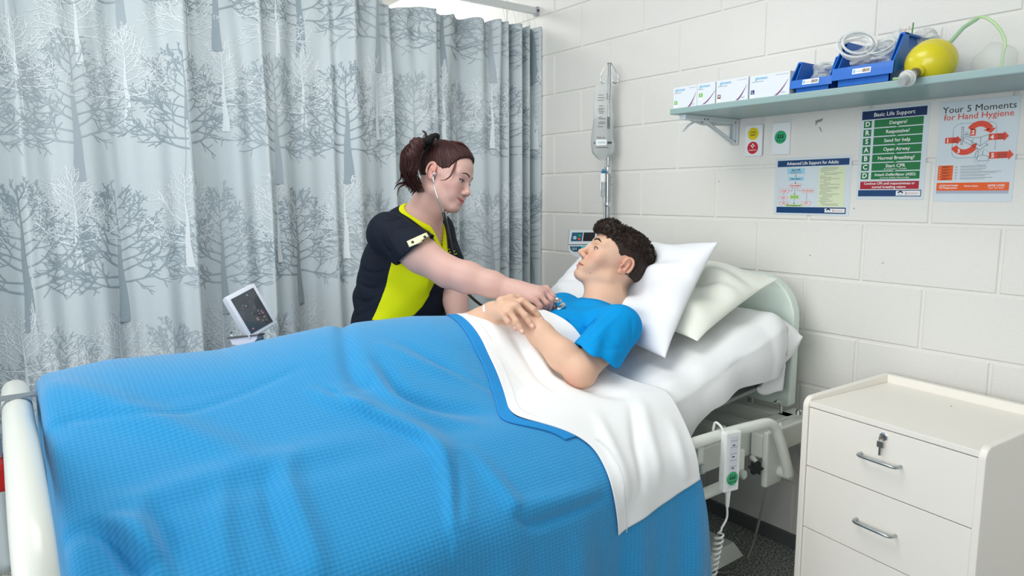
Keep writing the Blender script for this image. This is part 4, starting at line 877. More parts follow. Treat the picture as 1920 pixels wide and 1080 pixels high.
# ------------------------------------------------------------------ smooth implicit modelling (numpy surface nets)
class Field:
    def __init__(s): s.L = []
    def add(s, fn, c, r, k=0.01, op='u'): s.L.append((op, k, fn, np.array(c, float), float(r))); return s
    def cap(s, a, b, ra, rb, k=0.012, op='u', flat=None):
        """tapering limb from a to b; flat=(axis, factor) squashes it along axis"""
        a = np.array(a, float); b = np.array(b, float); ab = b - a; L2 = ab @ ab + 1e-12
        if flat is None:
            def fn(p):
                q = p - a; t = np.clip(q @ ab / L2, 0, 1); return np.sqrt(((q - t[:, None] * ab) ** 2).sum(1)) - (ra + (rb - ra) * t)
        else:
            n = np.array(flat[0], float); n /= np.linalg.norm(n); f = flat[1]
            def fn(p):
                q = p - a; t = np.clip(q @ ab / L2, 0, 1); e = q - t[:, None] * ab; h = e @ n; e2 = (e * e).sum(1) - h * h + (h / f) ** 2
                return (np.sqrt(np.maximum(e2, 0)) - (ra + (rb - ra) * t)) * min(1, f)
        return s.add(fn, (a + b) / 2, np.sqrt(L2) / 2 + max(ra, rb) * 1.05, k, op)
    def ell(s, c, r, R=None, k=0.01, op='u'):
        c = np.array(c, float); r = np.array(r, float)
        def fn(p):
            q = p - c
            if R is not None: q = q @ R
            k0 = np.sqrt(((q / r) ** 2).sum(1)); k1 = np.sqrt(((q / r ** 2) ** 2).sum(1)); return k0 * (k0 - 1) / (k1 + 1e-9)
        return s.add(fn, c, r.max(), k, op)
    def ev(s, p, L=None):
        d = np.full(len(p), 1e3)
        for op, k, fn, c, r in (L if L is not None else s.L):
            e = fn(p)
            if op == 'u':
                h = np.clip(k - np.abs(d - e), 0, None) / k; d = np.minimum(d, e) - h * h * k * .25
            elif op == 's':
                e = -e; h = np.clip(k - np.abs(d - e), 0, None) / k; d = np.maximum(d, e) + h * h * k * .25
            elif op == 'i':
                h = np.clip(k - np.abs(d - e), 0, None) / k; d = np.maximum(d, e) + h * h * k * .25
            elif op == 'd': d = d + e        # displacement
        return d
    def bounds(s):
        u = [(c - r - k, c + r + k) for op, k, fn, c, r in s.L if op == 'u']
        return np.min([a for a, b in u], 0), np.max([b for a, b in u], 0)
def sdf_mesh(F, h, B=12):
    lo, hi = F.bounds(); lo = lo - 2 * h; n = np.ceil((hi - lo) / h).astype(int) + 2; nb = np.ceil(n / B).astype(int)
    g = np.stack(np.meshgrid(*[np.arange(q) for q in nb], indexing='ij'), -1).reshape(-1, 3)
    C = lo + (g + .5) * B * h; rad = B * h * .5 * 1.7321
    near = np.zeros(len(C), bool)
    for op, k, fn, c, r in F.L:
        if op == 'u': near |= ((C - c) ** 2).sum(1) < (r + k + rad) ** 2
    g = g[near]; C = C[near]; d = F.ev(C); g = g[np.abs(d) < rad * 1.6 + .02]
    M = np.int64(4096); keys = []; vs = []; E = [[], [], []]
    a = np.arange(B + 1); LG = np.stack(np.meshgrid(a, a, a, indexing='ij'), -1).reshape(-1, 3)
    ca = np.arange(B)
    for b in g:
        base = b * B; c0 = lo + (base + B * .5) * h
        L = [q for q in F.L if q[0] in 'id' or ((q[3] - c0) ** 2).sum() < (q[4] * 1.15 + q[1] + rad + .014) ** 2]
        if not L: continue
        D = F.ev(lo + (base + LG) * h, L).reshape(B + 1, B + 1, B + 1)
        if D.min() > 0 or D.max() < 0: continue
        S_ = D < 0
        cn = sum(S_[i:B + i, j:B + j, k:B + k].astype(int) for i in (0, 1) for j in (0, 1) for k in (0, 1))
        act = np.argwhere((cn > 0) & (cn < 8))
        if not len(act): continue
        x, y, z = act.T; P = np.zeros((len(act), 3)); W = np.zeros(len(act))
        for ax in range(3):
            for u in (0, 1):
                for v in (0, 1):
                    o = [0, 0, 0]; o[(ax + 1) % 3] = u; o[(ax + 2) % 3] = v; o2 = list(o); o2[ax] = 1
                    d0 = D[x + o[0], y + o[1], z + o[2]]; d1 = D[x + o2[0], y + o2[1], z + o2[2]]; m = (d0 < 0) != (d1 < 0)
                    t = np.where(m, d0 / np.where(m, d0 - d1, 1), 0); q = np.zeros((len(act), 3)); q[:] = o; q[:, ax] = t
                    P += q * m[:, None]; W += m
        P /= W[:, None]; G = base + act
        keys.append((G[:, 0] * M + G[:, 1]) * M + G[:, 2]); vs.append(lo + (G + P) * h)
        for ax in range(3):
            sl0 = [slice(0, B)] * 3; sl1 = [slice(0, B)] * 3; sl1[ax] = slice(1, B + 1)
            s0 = S_[tuple(sl0)]; s1 = S_[tuple(sl1)]; e = np.argwhere(s0 != s1)
            if len(e): E[ax].append(np.column_stack([base + e, s0[tuple(e.T)]]))
    keys = np.concatenate(keys); vs = np.concatenate(vs); o = np.argsort(keys); keys = keys[o]; vs = vs[o]; Fs = []
    for ax in range(3):
        if not E[ax]: continue
        e = np.concatenate(E[ax]); u, v = (ax + 1) % 3, (ax + 2) % 3; idx = []; ok = np.ones(len(e), bool)
        for du, dv in ((0, 0), (1, 0), (1, 1), (0, 1)):
            q = e[:, :3].copy(); q[:, u] -= du; q[:, v] -= dv; kk = (q[:, 0] * M + q[:, 1]) * M + q[:, 2]
            i = np.clip(np.searchsorted(keys, kk), 0, len(keys) - 1); ok &= keys[i] == kk; idx.append(i)
        q = np.stack(idx, -1)[ok]; inside = e[ok, 3].astype(bool); q[inside] = q[inside][:, ::-1]; Fs.append(q)
    return vs, np.concatenate(Fs)[:, ::-1]
def frame(F, U):
    """columns: lateral (X), forward (Y), up (Z)"""
    F = np.array(F, float); F /= np.linalg.norm(F); U = np.array(U, float); U -= F * (U @ F); U /= np.linalg.norm(U); return np.stack([np.cross(F, U), F, U], 1)
def bvh_of(v, f): 
    from mathutils.bvhtree import BVHTree
    return BVHTree.FromPolygons([tuple(p) for p in v.tolist()], [tuple(q) for q in f.tolist()])
def hit(bvh, px, py, lift=.001):
    d = FV + (px - 960) / FPX * RV - (py - 540) / FPX * UV_; d = Vector(d / np.linalg.norm(d)); r = bvh.ray_cast(Vector(CAM), d)
    if r[0] is None: return None
    nrm = r[1] if r[1].dot(d) < 0 else -r[1]
    return np.array(r[0] + nrm * lift)

def groove(v, bvh, px, w, depth):
    """press a soft crease (or raise a fold, depth<0) into a surface along a line of sight points"""
    k = [hit(bvh, a, b_, 0) for a, b_ in px]; k = [q for q in k if q is not None]
    if len(k) < 2: return v
    k = bez(k, 5); best = np.full(len(v), 9.0); tt = np.zeros(len(v)); n = len(k) - 1
    for i in range(n):
        a, e = k[i], k[i + 1] - k[i]; t = np.clip((v - a) @ e / (e @ e + 1e-12), 0, 1); d = np.sqrt(((v - a - t[:, None] * e) ** 2).sum(1)); m = d < best; best = np.where(m, d, best); tt = np.where(m, (i + t) / n, tt)
    return v + FV * (depth * np.sin(np.pi * (.08 + .88 * tt)) ** .6 * np.exp(-(best / w) ** 2))[:, None]
class Head:
    def __init__(s, ear, F, U, sc, female): 
        s.R = frame(F, U); s.sc = sc; s.female = female
        near = 1 if (s.R[:, 0] @ -FV) > 0 else -1; s.near = near
        s.o = np.array(ear) - s.R @ np.array((near * .072 * sc, -.008 * sc, -.008 * sc))
    def w(s, *q): return s.o + s.R @ (np.array(q, float) * s.sc)
    def loc(s, P): return ((P - s.o) @ s.R) / s.sc
    def build(s, Fd):
        f = s.female; sc = s.sc; R = s.R
        def E(c, r, k=.01, op='u', rx=0): 
            RR = R if not rx else R @ np.array([[1, 0, 0], [0, math.cos(rx), -math.sin(rx)], [0, math.sin(rx), math.cos(rx)]])
            Fd.ell(s.w(*c), np.array(r) * sc, RR, k * sc, op)
        def Cp(a, b, ra, rb, k=.01, op='u'): Fd.cap(s.w(*a), s.w(*b), ra * sc, rb * sc, k * sc, op)
        E((0, -.015, .034 if f else .030), (.073, .092, .081 if f else .074), .01)
        E((0, .030, .034 if f else .032), (.064, .063, .066 if f else .060), .03)
        E((0, .030, -.030), (.056, .058, .068), .03)
        jw = .050 if not f else .046; cz = -.092 if not f else -.094
        for q in (-1, 1):
            Cp((q * jw, .004, -.058), (q * .016, .070, cz - .004), .018, .014, .022)
            E((q * .040, .062, -.022), (.022, .020, .020), .022)               # cheek
            E((q * .030, .066, -.050), (.020, .020, .026), .02)
            Cp((q * .012, .086, .020), (q * .044, .070, .024), .008, .008, .018)   # brow
        E((0, .078, cz), (.018, .015, .014), .016)
        E((0, .076, -.066), (.026, .020, .026), .018)                            # mouth mound
        for q in (-1, 1):
            E((q * .0320, .0965, .000), (.018, .0115, .0110), .012, 's')            # socket
            E((q * .0320, .0725, .000), (.0155, .0140, .0130), .006)               # lids
        Cp((0, .086, .014), (0, .107 if not f else .103, -.030), .0065, .0092, .010)
        E((0, .1090 if not f else .1045, -.0335), (.0105, .0105, .0088), .008)
        for q in (-1, 1):
            E((q * .0115, .097, -.038), (.0075, .0105, .0072), .006)
            E((q * .0060, .103 if not f else .100, -.0440), (.0032, .005, .0026), .003, 's')
        sm = .0065 if f else .002
        for q in (-1, 1):
            Cp((0, .0935, -.0625), (q * .0295, .0695, -.0655 + sm), .0052, .0024, .004)
            Cp((0, .0920, -.0735), (q * .022, .0770, -.0705 + sm), .0064, .0030, .004)
            Cp((0, .0995, -.0680), (q * .0325, .0700, -.0676 + sm), .0016, .0020, .0025, 's')
        Cp((-.010, .095, -.0845), (.010, .095, -.0845), .004, .004, .008, 's')
        for q in (-1, 1):                                                          # ears
            ex = q * .0735; rr = R @ np.array([[math.cos(-q * .30), -math.sin(-q * .30), 0], [math.sin(-q * .30), math.cos(-q * .30), 0], [0, 0, 1]])
            def EE(c, r, k, op='u'): Fd.ell(s.w(*c), np.array(r) * sc, rr, k * sc, op)
            EE((ex, -.018, -.001), (.0065, .0165, .0275), .006); EE((ex + q * .001, -.010, -.024), (.0050, .008, .0095), .006)
            n = 12; pr = None
            for i in range(n + 1):
                a = math.radians(-50 + 250 * i / n); p = (ex + q * (.0045 + .003 * math.sin(a * .5 + .6)), -.019 - .0150 * math.sin(a) * .95 + .0, .004 + .0245 * (-math.cos(a)) * -1)
                p = (p[0], -.019 + .0155 * math.cos(math.radians(20 + 200 * i / n)), .002 + .0255 * math.sin(math.radians(20 + 200 * i / n)))
                p = (ex + q * (.004 + .0045 * (p[1] < -.019) * min(1, (-.019 - p[1]) / .012)), p[1], p[2])
                if pr: Cp(pr, p, .0034, .0034, .003)
                pr = p
            EE((ex + q * .0085, -.0155, .002), (.0052, .0085, .0150), .004, 's')
            EE((ex + q * .006, -.008, -.010), (.005, .005, .006), .004, 's')
            Cp((ex + q * .0065, -.020, -.014), (ex + q * .0065, -.022, .008), .0022, .0020, .003)
            EE((ex + q * .003, -.0035, -.008), (.0035, .0035, .006), .003)          # tragus
    def colour(s, P, base, lips, blush, female=False):
        q = s.loc(P); x, y, z = np.abs(q[:, 0]), q[:, 1], q[:, 2]; col = np.tile(np.array(lin(base)), (len(P), 1))
        def mixc(m, c): nonlocal col; m = np.clip(m, 0, 1)[:, None]; col = col * (1 - m) + np.array(lin(c)) * m
        on = (y > .02) & (np.abs(z) < .13) & (x < .08)
        mixc(on * np.exp(-(((x - .042) / .022) ** 2 + ((z + .030) / .020) ** 2)) * (.34 if female else .38), blush)
        mixc(on * np.exp(-((x / .014) ** 2 + ((z + .036) / .012) ** 2)) * (y > .09) * .22, blush)
        sm = .0065 if s.female else .002; t = np.clip(x / .0315, 0, 1); zc = -.0680 + sm * t; th_u = .0062 * (1 - t ** 2.2) + .0004; th_l = .0085 * (1 - t ** 2) + .0004
        lip = (y > .058) & (x < .0310) & (z < zc + th_u) & (z > zc - th_l)
        mixc(lip * .85, lips); mixc(((y > .058) & (x < .0335) & (np.abs(z - zc) < .0014)) * .85, (112, 52, 48))
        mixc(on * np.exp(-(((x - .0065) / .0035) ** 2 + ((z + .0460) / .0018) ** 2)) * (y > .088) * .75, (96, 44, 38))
        er = (x > .066) & (np.abs(z) < .04) & (y > -.045) & (y < .008); mixc(er * (.25 if female else .3), (226, 128, 108))
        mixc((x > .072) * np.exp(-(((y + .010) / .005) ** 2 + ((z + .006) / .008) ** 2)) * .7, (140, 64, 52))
        mixc(on * np.exp(-(((x - .0315) / .016) ** 2 + ((z - .001) / .009) ** 2)) * (y > .06) * (.35 if female else .22), (150, 96, 84))
        return col
    def ray(s, bvh, x, z, lift=.0006):
        a = s.w(x, .2, z); d = -s.R[:, 1]; r = bvh.ray_cast(Vector(a), Vector(d)); 
        return np.array(r[0]) - d * lift * s.sc if r[0] is not None else None
    def patch(s, name, bvh, outline_top, outline_bot, m, parent, lift, n=5, bulge=0.0):
        """patch between two polylines in face (x,z) coordinates, laid onto the face"""
        v = []; k = len(outline_top)
        for i in range(k):
            for j in range(n):
                t = j / (n - 1); x = outline_top[i][0] * (1 - t) + outline_bot[i][0] * t; z = outline_top[i][1] * (1 - t) + outline_bot[i][1] * t
                u = i / (k - 1); q = s.ray(bvh, x, z, lift + bulge * 4 * u * (1 - u) * 4 * t * (1 - t)); v.append(q if q is not None else v[-1])
        return npmesh(name, np.array(v), grid_faces(k, n), m, parent)
    def eyes(s, bvh, person, iris, look=(0, 0), open_=1.0, brow=(60, 40, 32), browth=1.0, lash=1.0):
        M_e = mat('eye_white', (206, 196, 190), .2, coat=.5); M_i = mat('iris_%d' % iris[0], iris, .15, coat=.8); M_p = mat('pupil', (16, 12, 12), .1); M_l = mat('lash_%d' % brow[0], tuple(int(c * .5) for c in brow), .7); M_b = mat('brow_%d' % brow[0], brow, .8)
        for q in (-1, 1):
            c = q * .0320; A = np.linspace(-1, 1, 11); zt = [(c + q * a * 0.0150, .0036 * open_ * (1 - a * a) ** .75 - .0006 * (1 - a) - .0008) for a in A]; zb = [(c + q * a * 0.0150, -.0040 * open_ * (1 - a * a) ** .9 - .0006 * (1 - a) - .0010) for a in A]
            e = s.patch('eye', bvh, zt, zb, M_e, person, .0004, 5, .0006)
            B = np.linspace(-1, 1, 9); ir = .0058; cx = c + look[0]; cz = -.0008 + look[1]
            def lim(x, z): 
                a = min(1, abs(x - c) / 0.0150); return max(min(z, .0036 * open_ * (1 - a * a) ** .75 - .001), -.0040 * open_ * (1 - a * a) ** .9 - .001)
            it = [(cx + b * ir, lim(cx + b * ir, cz + ir * math.sqrt(max(0, 1 - b * b)))) for b in B]; ib = [(cx + b * ir, lim(cx + b * ir, cz - ir * math.sqrt(max(0, 1 - b * b)))) for b in B]
            s.patch('iris', bvh, it, ib, M_i, e, .0012); ir2 = .0024
            it = [(cx + b * ir2, lim(cx + b * ir2, cz + ir2 * math.sqrt(max(0, 1 - b * b)))) for b in B]; ib = [(cx + b * ir2, lim(cx + b * ir2, cz - ir2 * math.sqrt(max(0, 1 - b * b)))) for b in B]
            s.patch('pupil', bvh, it, ib, M_p, e, .0015)
            lt = [(x + q * (.0014 if a > .8 else 0), z + (.0018 + .0006 * a) * lash) for (x, z), a in zip(zt, A)]; s.patch('eyelash', bvh, lt, [(x, z - .0004) for x, z in zt], M_l, person, .0014, 3)
            s.patch('lower_lash_line', bvh, [(x, z + .0002) for x, z in zb[2:]], [(x, z - .0004) for x, z in zb[2:]], M_l, person, .0008, 3)
            D = np.linspace(0, 1, 12); cb = lambda a: (q * (.012 + .036 * a), .0215 + .0065 * math.sin(min(1, a * 1.45) * math.pi / 2 * 1.15) - .0085 * max(0, a - .55) ** 1.1 * 1.6)
            bt = [(cb(a)[0], cb(a)[1] + .0034 * browth * (1 - a) ** .5 + .0004) for a in D]; bb = [(cb(a)[0], cb(a)[1] - .0032 * browth * (1 - a) ** .5) for a in D]
            s.patch('eyebrow', bvh, bt, bb, M_b, person, .0009, 4)

def skin_material(name, sss=.12):
    m = mat(name, (220, 170, 150), .48, sss=sss, bump=.10, bscale=700, spec=.4); nt = m.node_tree; a = nt.nodes.new('ShaderNodeVertexColor'); a.layer_name = 'Col'; nt.links.new(a.outputs['Color'], nt.nodes['Principled BSDF'].inputs['Base Color']); return m
def hair_tubes(name, paths, r, m, parent, seg=5, **kw):
    g = MB(); 
    for P in paths:
        n = len(P); rr = [r * (.35 + .65 * math.sin(math.pi * min(1, (i + 1.5) / (n + .5)) ** .8)) for i in range(n)] if np.isscalar(r) else r
        g.tube(P, rr, seg, caps=False)
    me = bpy.data.meshes.new(name); me.from_pydata(g.v, [], g.f); me.update(); return link(name, me, m, parent, True, **kw)
# ------------------------------------------------------------------ the patient
def X(px, py, x): return pt(px, py, 0, x)
IMG = lambda r, u, c: r * RV + u * UV_ - c * FV          # a direction: right, up, toward the camera side
pat = empty('person', (1.05, -1.0, .80), 'young dark-haired man in a blue t-shirt lying back in the bed', 'person')
Hp = Head(X(1166, 500, 1.12), IMG(-.839, .545, .13), IMG(.545, .839, 0), 1.10, False)
Fp = Field(); Hp.build(Fp)
nb0 = Hp.w(0, -.028, -.055); nb1 = X(1133, 566, 1.06)
Fp.cap(nb0, nb1, .060, .064, .03)
Fp.cap(Hp.w(0, .045, -.082), X(1118, 562, 1.06), .022, .03, .03)
LS, LE, LW = X(1158, 613, 1.245), X(1089, 699, 1.325), X(974, 588, 1.095)
RS, RE, RW = np.array((.885, -.72, .925)), X(868, 624, .93), X(924, 586, 1.035)
sh = (LS + RS) / 2
chest = np.array((1.045, -.885, .868)); waist = np.array((1.01, -1.13, .845)); hip = np.array((.985, -1.37, .842))
up = np.array((0, -.25, .97))
Fp.cap(sh + (0, .0, -.04), chest, .120, .155, .03, flat=(up, .66)); Fp.cap(chest, waist, .155, .140, .03, flat=(up, .64)); Fp.cap(waist, hip, .140, .150, .03, flat=(up, .56))
Fp.cap(nb1, sh + (0, 0, -.02), .064, .080, .03, flat=(up, .8)); Fp.cap(sh + (0, 0, -.02), LS, .060, .050, .03); Fp.cap(sh + (0, 0, -.02), RS, .068, .062, .03)
def arm(F, S_, E_, W_, r, k=.02):
    m1 = S_ * .45 + E_ * .55; F.cap(S_, m1, r[0], r[1], k); F.cap(m1, E_, r[1], r[2], k)
    m2 = E_ * .72 + W_ * .28; F.cap(E_, m2, r[2], r[3], k); m3 = E_ * .35 + W_ * .65; F.cap(m2, m3, r[3], r[4], k); F.cap(m3, W_, r[4], r[5], k)
arm(Fp, LS, LE, LW, (.044, .0455, .042, .0445, .037, .029)); arm(Fp, RS, RE, RW, (.058, .050, .043, .045, .037, .0285))
for q in (-1, 1):
    kn_ = np.array((.97 + q * .10, -1.76, .870)); an = np.array((.95 + q * .09, -2.10, .845))
    Fp.cap(hip + (q * .08, -.02, -.005), kn_, .078, .052, .03); Fp.cap(kn_, an, .052, .036, .02); Fp.cap(an, an + (q * .03, -.055, .055), .034, .024, .02)
def finger(F, pts, r, k=.004):
    for i in range(len(pts) - 1): F.cap(pts[i], pts[i + 1], r[i], r[i + 1], k)
def hand(F, W_, kn_, pip, tip, rk, thumb, rt, nrm=None, heel=.027):
    kc = sum(kn_) / len(kn_)
    for i, a in enumerate(kn_):
        b = W_ + (a - W_) * .22; F.cap(W_ * .8 + a * .2, a, heel * .62, rk[i] * 1.02, .018)
    F.cap(W_, W_ * .18 + kc * .82, heel, .0185, .03)
    for a, p, t, r in zip(kn_, pip, tip, rk):
        d = p + (t - p) * .5; F.cap(a, p, r * 1.02, r * .95, .006); F.cap(p, d + 0, r * .97, r * .86, .004); F.cap(d, t, r * .86, r * .74, .003)
    finger(F, thumb, rt, .008)
# right hand, spread over the left forearm
kR = [X(979, 564, 1.128), X(968, 574, 1.137), X(955, 584, 1.142), X(943, 591, 1.140)]
pR = [X(1000, 580, 1.157), X(985, 592, 1.166), X(967.5, 603, 1.168), X(953, 604, 1.160)]
tR = [X(1016, 600, 1.172), X(999, 613, 1.186), X(980, 623, 1.188), X(966, 617, 1.170)]
hand(Fp, RW, kR, pR, tR, (.0102, .0104, .0098, .0086), [X(940, 566, 1.085), X(958, 560, 1.09), X(972, 560, 1.09), X(984, 566, 1.095)], (.017, .0135, .0115, .0095))
# left hand tucked beneath it
kL = [LW + (-.030 + .0 * i, -.070 + .022 * i, -.030 - .012 * i) for i in range(4)]
pL = [a + (-.030, -.012, -.028) for a in kL]; tL = [a + (.004, .012, -.032) for a in pL]
hand(Fp, LW, kL, pL, tL, (.0095, .0098, .0092, .008), [LW + (-.010, -.020, .0), LW + (-.030, -.050, .006), LW + (-.045, -.068, -.004)], (.014, .012, .009))
vP, fP = sdf_mesh(Fp, .0027)
SKP = (220, 180, 154)
colP = Hp.colour(vP, SKP, (192, 124, 116), (220, 146, 132))
def near_mix(col, v, pts, rad, c, s):
    c = np.array(lin(c))
    for p in pts: m = (np.exp(-(((v - p) ** 2).sum(1)) / rad ** 2) * s)[:, None]; col = col * (1 - m) + c * m
    return col
colP = near_mix(colP, vP, tR, .009, (222, 156, 140), .6); colP = near_mix(colP, vP, pR + kR, .010, (208, 150, 130), .35); colP = near_mix(colP, vP, [LE + (0, -.03, -.02)], .035, (210, 140, 120), .6)
qh = Hp.loc(vP); fade = np.clip((np.interp(qh[:, 1], [-.12, -.07, -.03, .0, .02, .05], [-.085, -.085, -.03, .012, .035, .05]) - qh[:, 2] + .0) / .012, 0, 1); hm = (1 - fade) * ((qh ** 2).sum(1) < .0225) * (np.abs(qh[:, 0]) > .0) * (qh[:, 1] < .055)
er = (np.abs(qh[:, 0]) > .069) & (qh[:, 1] > -.045) & (qh[:, 1] < .01) & (qh[:, 2] < .032)
hm = (np.where(er, 0, hm * .85) * (1 - ss(-qh[:, 2], .045, .085)) * np.where(qh[:, 2] < -.02, ss(-qh[:, 1], .035, .075), 1))[:, None]; colP = colP * (1 - hm) + np.array(lin((74, 56, 48))) * hm
M_skP = skin_material('skin_light_olive'); body = npmesh('body', vP, fP, M_skP, pat, col=colP)
bvP = bvh_of(vP, fP)
Hp.eyes(bvP, pat, (74, 52, 40), (0, .0004), .95, (44, 32, 28), 1.25, .9)
# hair: short faded sides, curly top
Fh = Field()
Rp = Hp.R; sc = Hp.sc
Fh.ell(Hp.w(0, -.016, .031), np.array((.0770, .0955, .078)) * sc, Rp, .01); Fh.ell(Hp.w(0, .030, .034), np.array((.0665, .0660, .064)) * sc, Rp, .02); Fh.ell(Hp.w(0, -.012, .066), np.array((.070, .084, .049)) * sc, Rp, .02); Fh.ell(Hp.w(0, .070, .074), np.array((.052, .040, .034)) * sc, Rp, .02); Fh.ell(Hp.w(0, .088, .062), np.array((.044, .024, .020)) * sc, Rp, .02)
def hairline(f_y, f_z, ex=.0, slope=.75):
    def fn(p, H=Hp): q = H.loc(p); lim = np.interp(q[:, 1], f_y, f_z); e = (lim - q[:, 2]) * slope * H.sc; return e
    return fn
hl = hairline([-.13, -.095, -.075, -.050, -.042, -.02, .004, .012, .024, .036, .050, .066, .080, .11], [-.085, -.080, -.075, -.050, .008, .030, .026, .016, .018, .030, .040, .046, .048, .048])
Fh.add(hl, Hp.o, 9, .004, 'i')
def curl_d(p):
    q = Hp.loc(p); t = np.clip((q[:, 2] - .045) / .04, 0, 1); return -(.0030 * np.sin(q[:, 0] * 190 + 2 * np.sin(q[:, 1] * 110)) * np.sin(q[:, 1] * 170 + 2.2 * np.sin(q[:, 2] * 120)) * t + .0001 * np.sin(q[:, 1] * 900 + 300 * q[:, 2]) * (1 - t)) * 1.0
Fh.add(curl_d, Hp.o, 9, .001, 'd')
vh, fh = sdf_mesh(Fh, .0026)
M_hrP = mat('dark_brown_hair', (46, 34, 29), .55, noise=.35, nscale=220, spec=.35)
hp = npmesh('hair', vh, fh, M_hrP, pat)
bvh_h = bvh_of(vh, fh)
rr = random.Random(11); paths = []
LV = Hp.loc(vh); cand = np.where((LV[:, 2] > .048) | ((LV[:, 1] > .035) & (LV[:, 2] > .044)))[0]
for i in range(820):
    vi = int(cand[rr.randrange(len(cand))]); r = bvh_h.find_nearest(Vector(vh[vi]))
    if r[0] is None: continue
    c = np.array(r[0]); q = LV[vi]
    if (np.array(r[1]) @ (c - Hp.w(0, 0, .02))) < 0: r = (r[0], -r[1])
    N_ = np.array(r[1]); t1 = np.cross(N_, np.array((rr.uniform(-1, 1), rr.uniform(-1, 1), rr.uniform(-1, 1)))); t1 /= np.linalg.norm(t1); t2 = np.cross(N_, t1)
    R0 = rr.uniform(.004, .0085); turns = rr.uniform(.9, 1.7); ph = rr.uniform(0, 6.28); P = []
    for j in range(13):
        u = j / 12; an_ = ph + 2 * math.pi * turns * u; P.append(c + t1 * (R0 * math.cos(an_) + (u - .5) * .012) + N_ * (.0002 + R0 * .40 * (1 + math.sin(an_))) + t2 * (u - .5) * .010)
    paths.append(P)
hair_tubes('curls', paths, .0011, M_hrP, hp, 5)
paths = []
for i in range(520):
    th = rr.uniform(-1, 1); z0 = rr.uniform(-.06, .075); y0_ = rr.uniform(-.105, .03); sd_ = Hp.near if rr.random() < .72 else -Hp.near
    st = Hp.w(sd_ * .3, y0_, z0); r = bvh_h.ray_cast(Vector(st), Vector(Rp[:, 0] * -sd_))
    if r[0] is None: continue
    c = np.array(r[0]); N_ = Rp[:, 0] * sd_; d = -Rp[:, 1] * .5 - Rp[:, 2] * .85 + Rp[:, 0] * rr.uniform(-.2, .2) * 0; P = []
    L = rr.uniform(.008, .016)
    if Hp.loc(c[None])[0][1] > -.005: continue
    for j in range(4):
        q = c + d * L * j / 3; r2 = bvh_h.find_nearest(Vector(q)); P.append(np.array(r2[0]) + N_ * .0006)
    paths.append(P)
hair_tubes('side_strands', paths, .0008, M_hrP, hp, 4)
MB().lathe(hit(bvP, 1106.5, 512, 0), -FV, [(-.001, .0016), (.0012, .0010)], 8).out('mole', mat('mole', (120, 76, 60), .6), pat)
# T-shirt
M_tee = mat('blue_tshirt', (0, 150, 222), .85, bump=.25, bscale=700, spec=.2, noise=.04, nscale=9)
Ft = Field(); o_ = .011
Ft.cap(sh + (0, .0, -.04), chest, .120 + o_, .155 + o_, .03, flat=(up, .68)); Ft.cap(chest, waist, .155 + o_, .145 + o_, .03, flat=(up, .66)); Ft.cap(waist, hip, .145 + o_, .155, .03, flat=(up, .58))
Ft.cap(nb1 * .6 + sh * .4, sh + (0, 0, -.025), .060, .080 + o_, .03, flat=(up, .85)); Ft.cap(sh + (0, 0, -.02), LS, .074, .064, .03); Ft.cap(sh + (0, 0, -.02), RS, .074, .070, .03)
axL = (LE - LS) / np.linalg.norm(LE - LS); axR = (RE - RS) / np.linalg.norm(RE - RS)
LH = X(1128, 674, 1.33); RH = RS + axR * .17
Ft.cap(LS, LS + axL * .24, .064, .0715, .025); Ft.cap(LS + RV * .018 + FV * .01, LS + axL * .22 + RV * .034 + FV * .012, .052, .050, .03); Ft.cap(RS, RH + axR * .03, .068, .074, .02)
def halfspace(o, n): o = np.array(o); n = np.array(n) / np.linalg.norm(n); return lambda p: (p - o) @ n
def cut_end(F, o, n, rad):
    """cut everything past a plane, within a sphere round o (for cuffs)"""
    hs = halfspace(o, n); F.add(lambda p: np.maximum(-hs(p), np.sqrt(((p - (o + n * rad * .8)) ** 2).sum(1)) - rad), o, rad * 2.2, .003, 's')
nL = -RV * .50 - UV_ * .86; ry = (LH - CAM) / np.linalg.norm(LH - CAM); nL = nL - ry * (nL @ ry); nL /= np.linalg.norm(nL)
cut_end(Ft, LH, nL, .30); cut_end(Ft, RH, axR, .11)
Ft.cap(LS + axL * .13, LS + axL * .24, .040, .0655, .004, 's'); Ft.cap(LS + axL * .16 + RV * .030 + FV * .012, LS + axL * .24 + RV * .032 + FV * .012, .030, .046, .004, 's'); Ft.cap(RH - axR * .06, RH + axR * .05, .040, .062, .004, 's')
nax = (nb0 - nb1) / np.linalg.norm(nb0 - nb1); nc = nb1 + nax * .002
nkc = lambda p: np.maximum(np.sqrt(np.maximum((((p - nc) ** 2).sum(1) - ((p - nc) @ nax) ** 2), 0)) - .071, -((p - nc) @ nax) - .030)
hs_top = halfspace(nb1 + nax * .010, nax)
Ft.add(lambda p: np.minimum(nkc(p), -hs_top(p) * 0 + 9), nc, .16, .004, 's')
def tee_d(p):
    u = (p - LS) @ axL; x, y, z = p.T
    return .0060 * np.sin(x * 34 - y * 46 + 2.2 * np.sin(y * 21)) * np.exp(-((p - (LS * .45 + chest * .55)) ** 2).sum(1) / .012) + .0050 * np.sin(y * 62 + x * 30 + 3 * np.sin(z * 30)) * ss(-y, .86, 1.0) + .0034 * np.sin(u * 60 + x * 40) * np.exp(-((p - LH) ** 2).sum(1) / .006)
Ft.add(tee_d, chest, 9, .001, 'd')
vT, fT = sdf_mesh(Ft, .0034); bv0 = bvh_of(vT, fT)
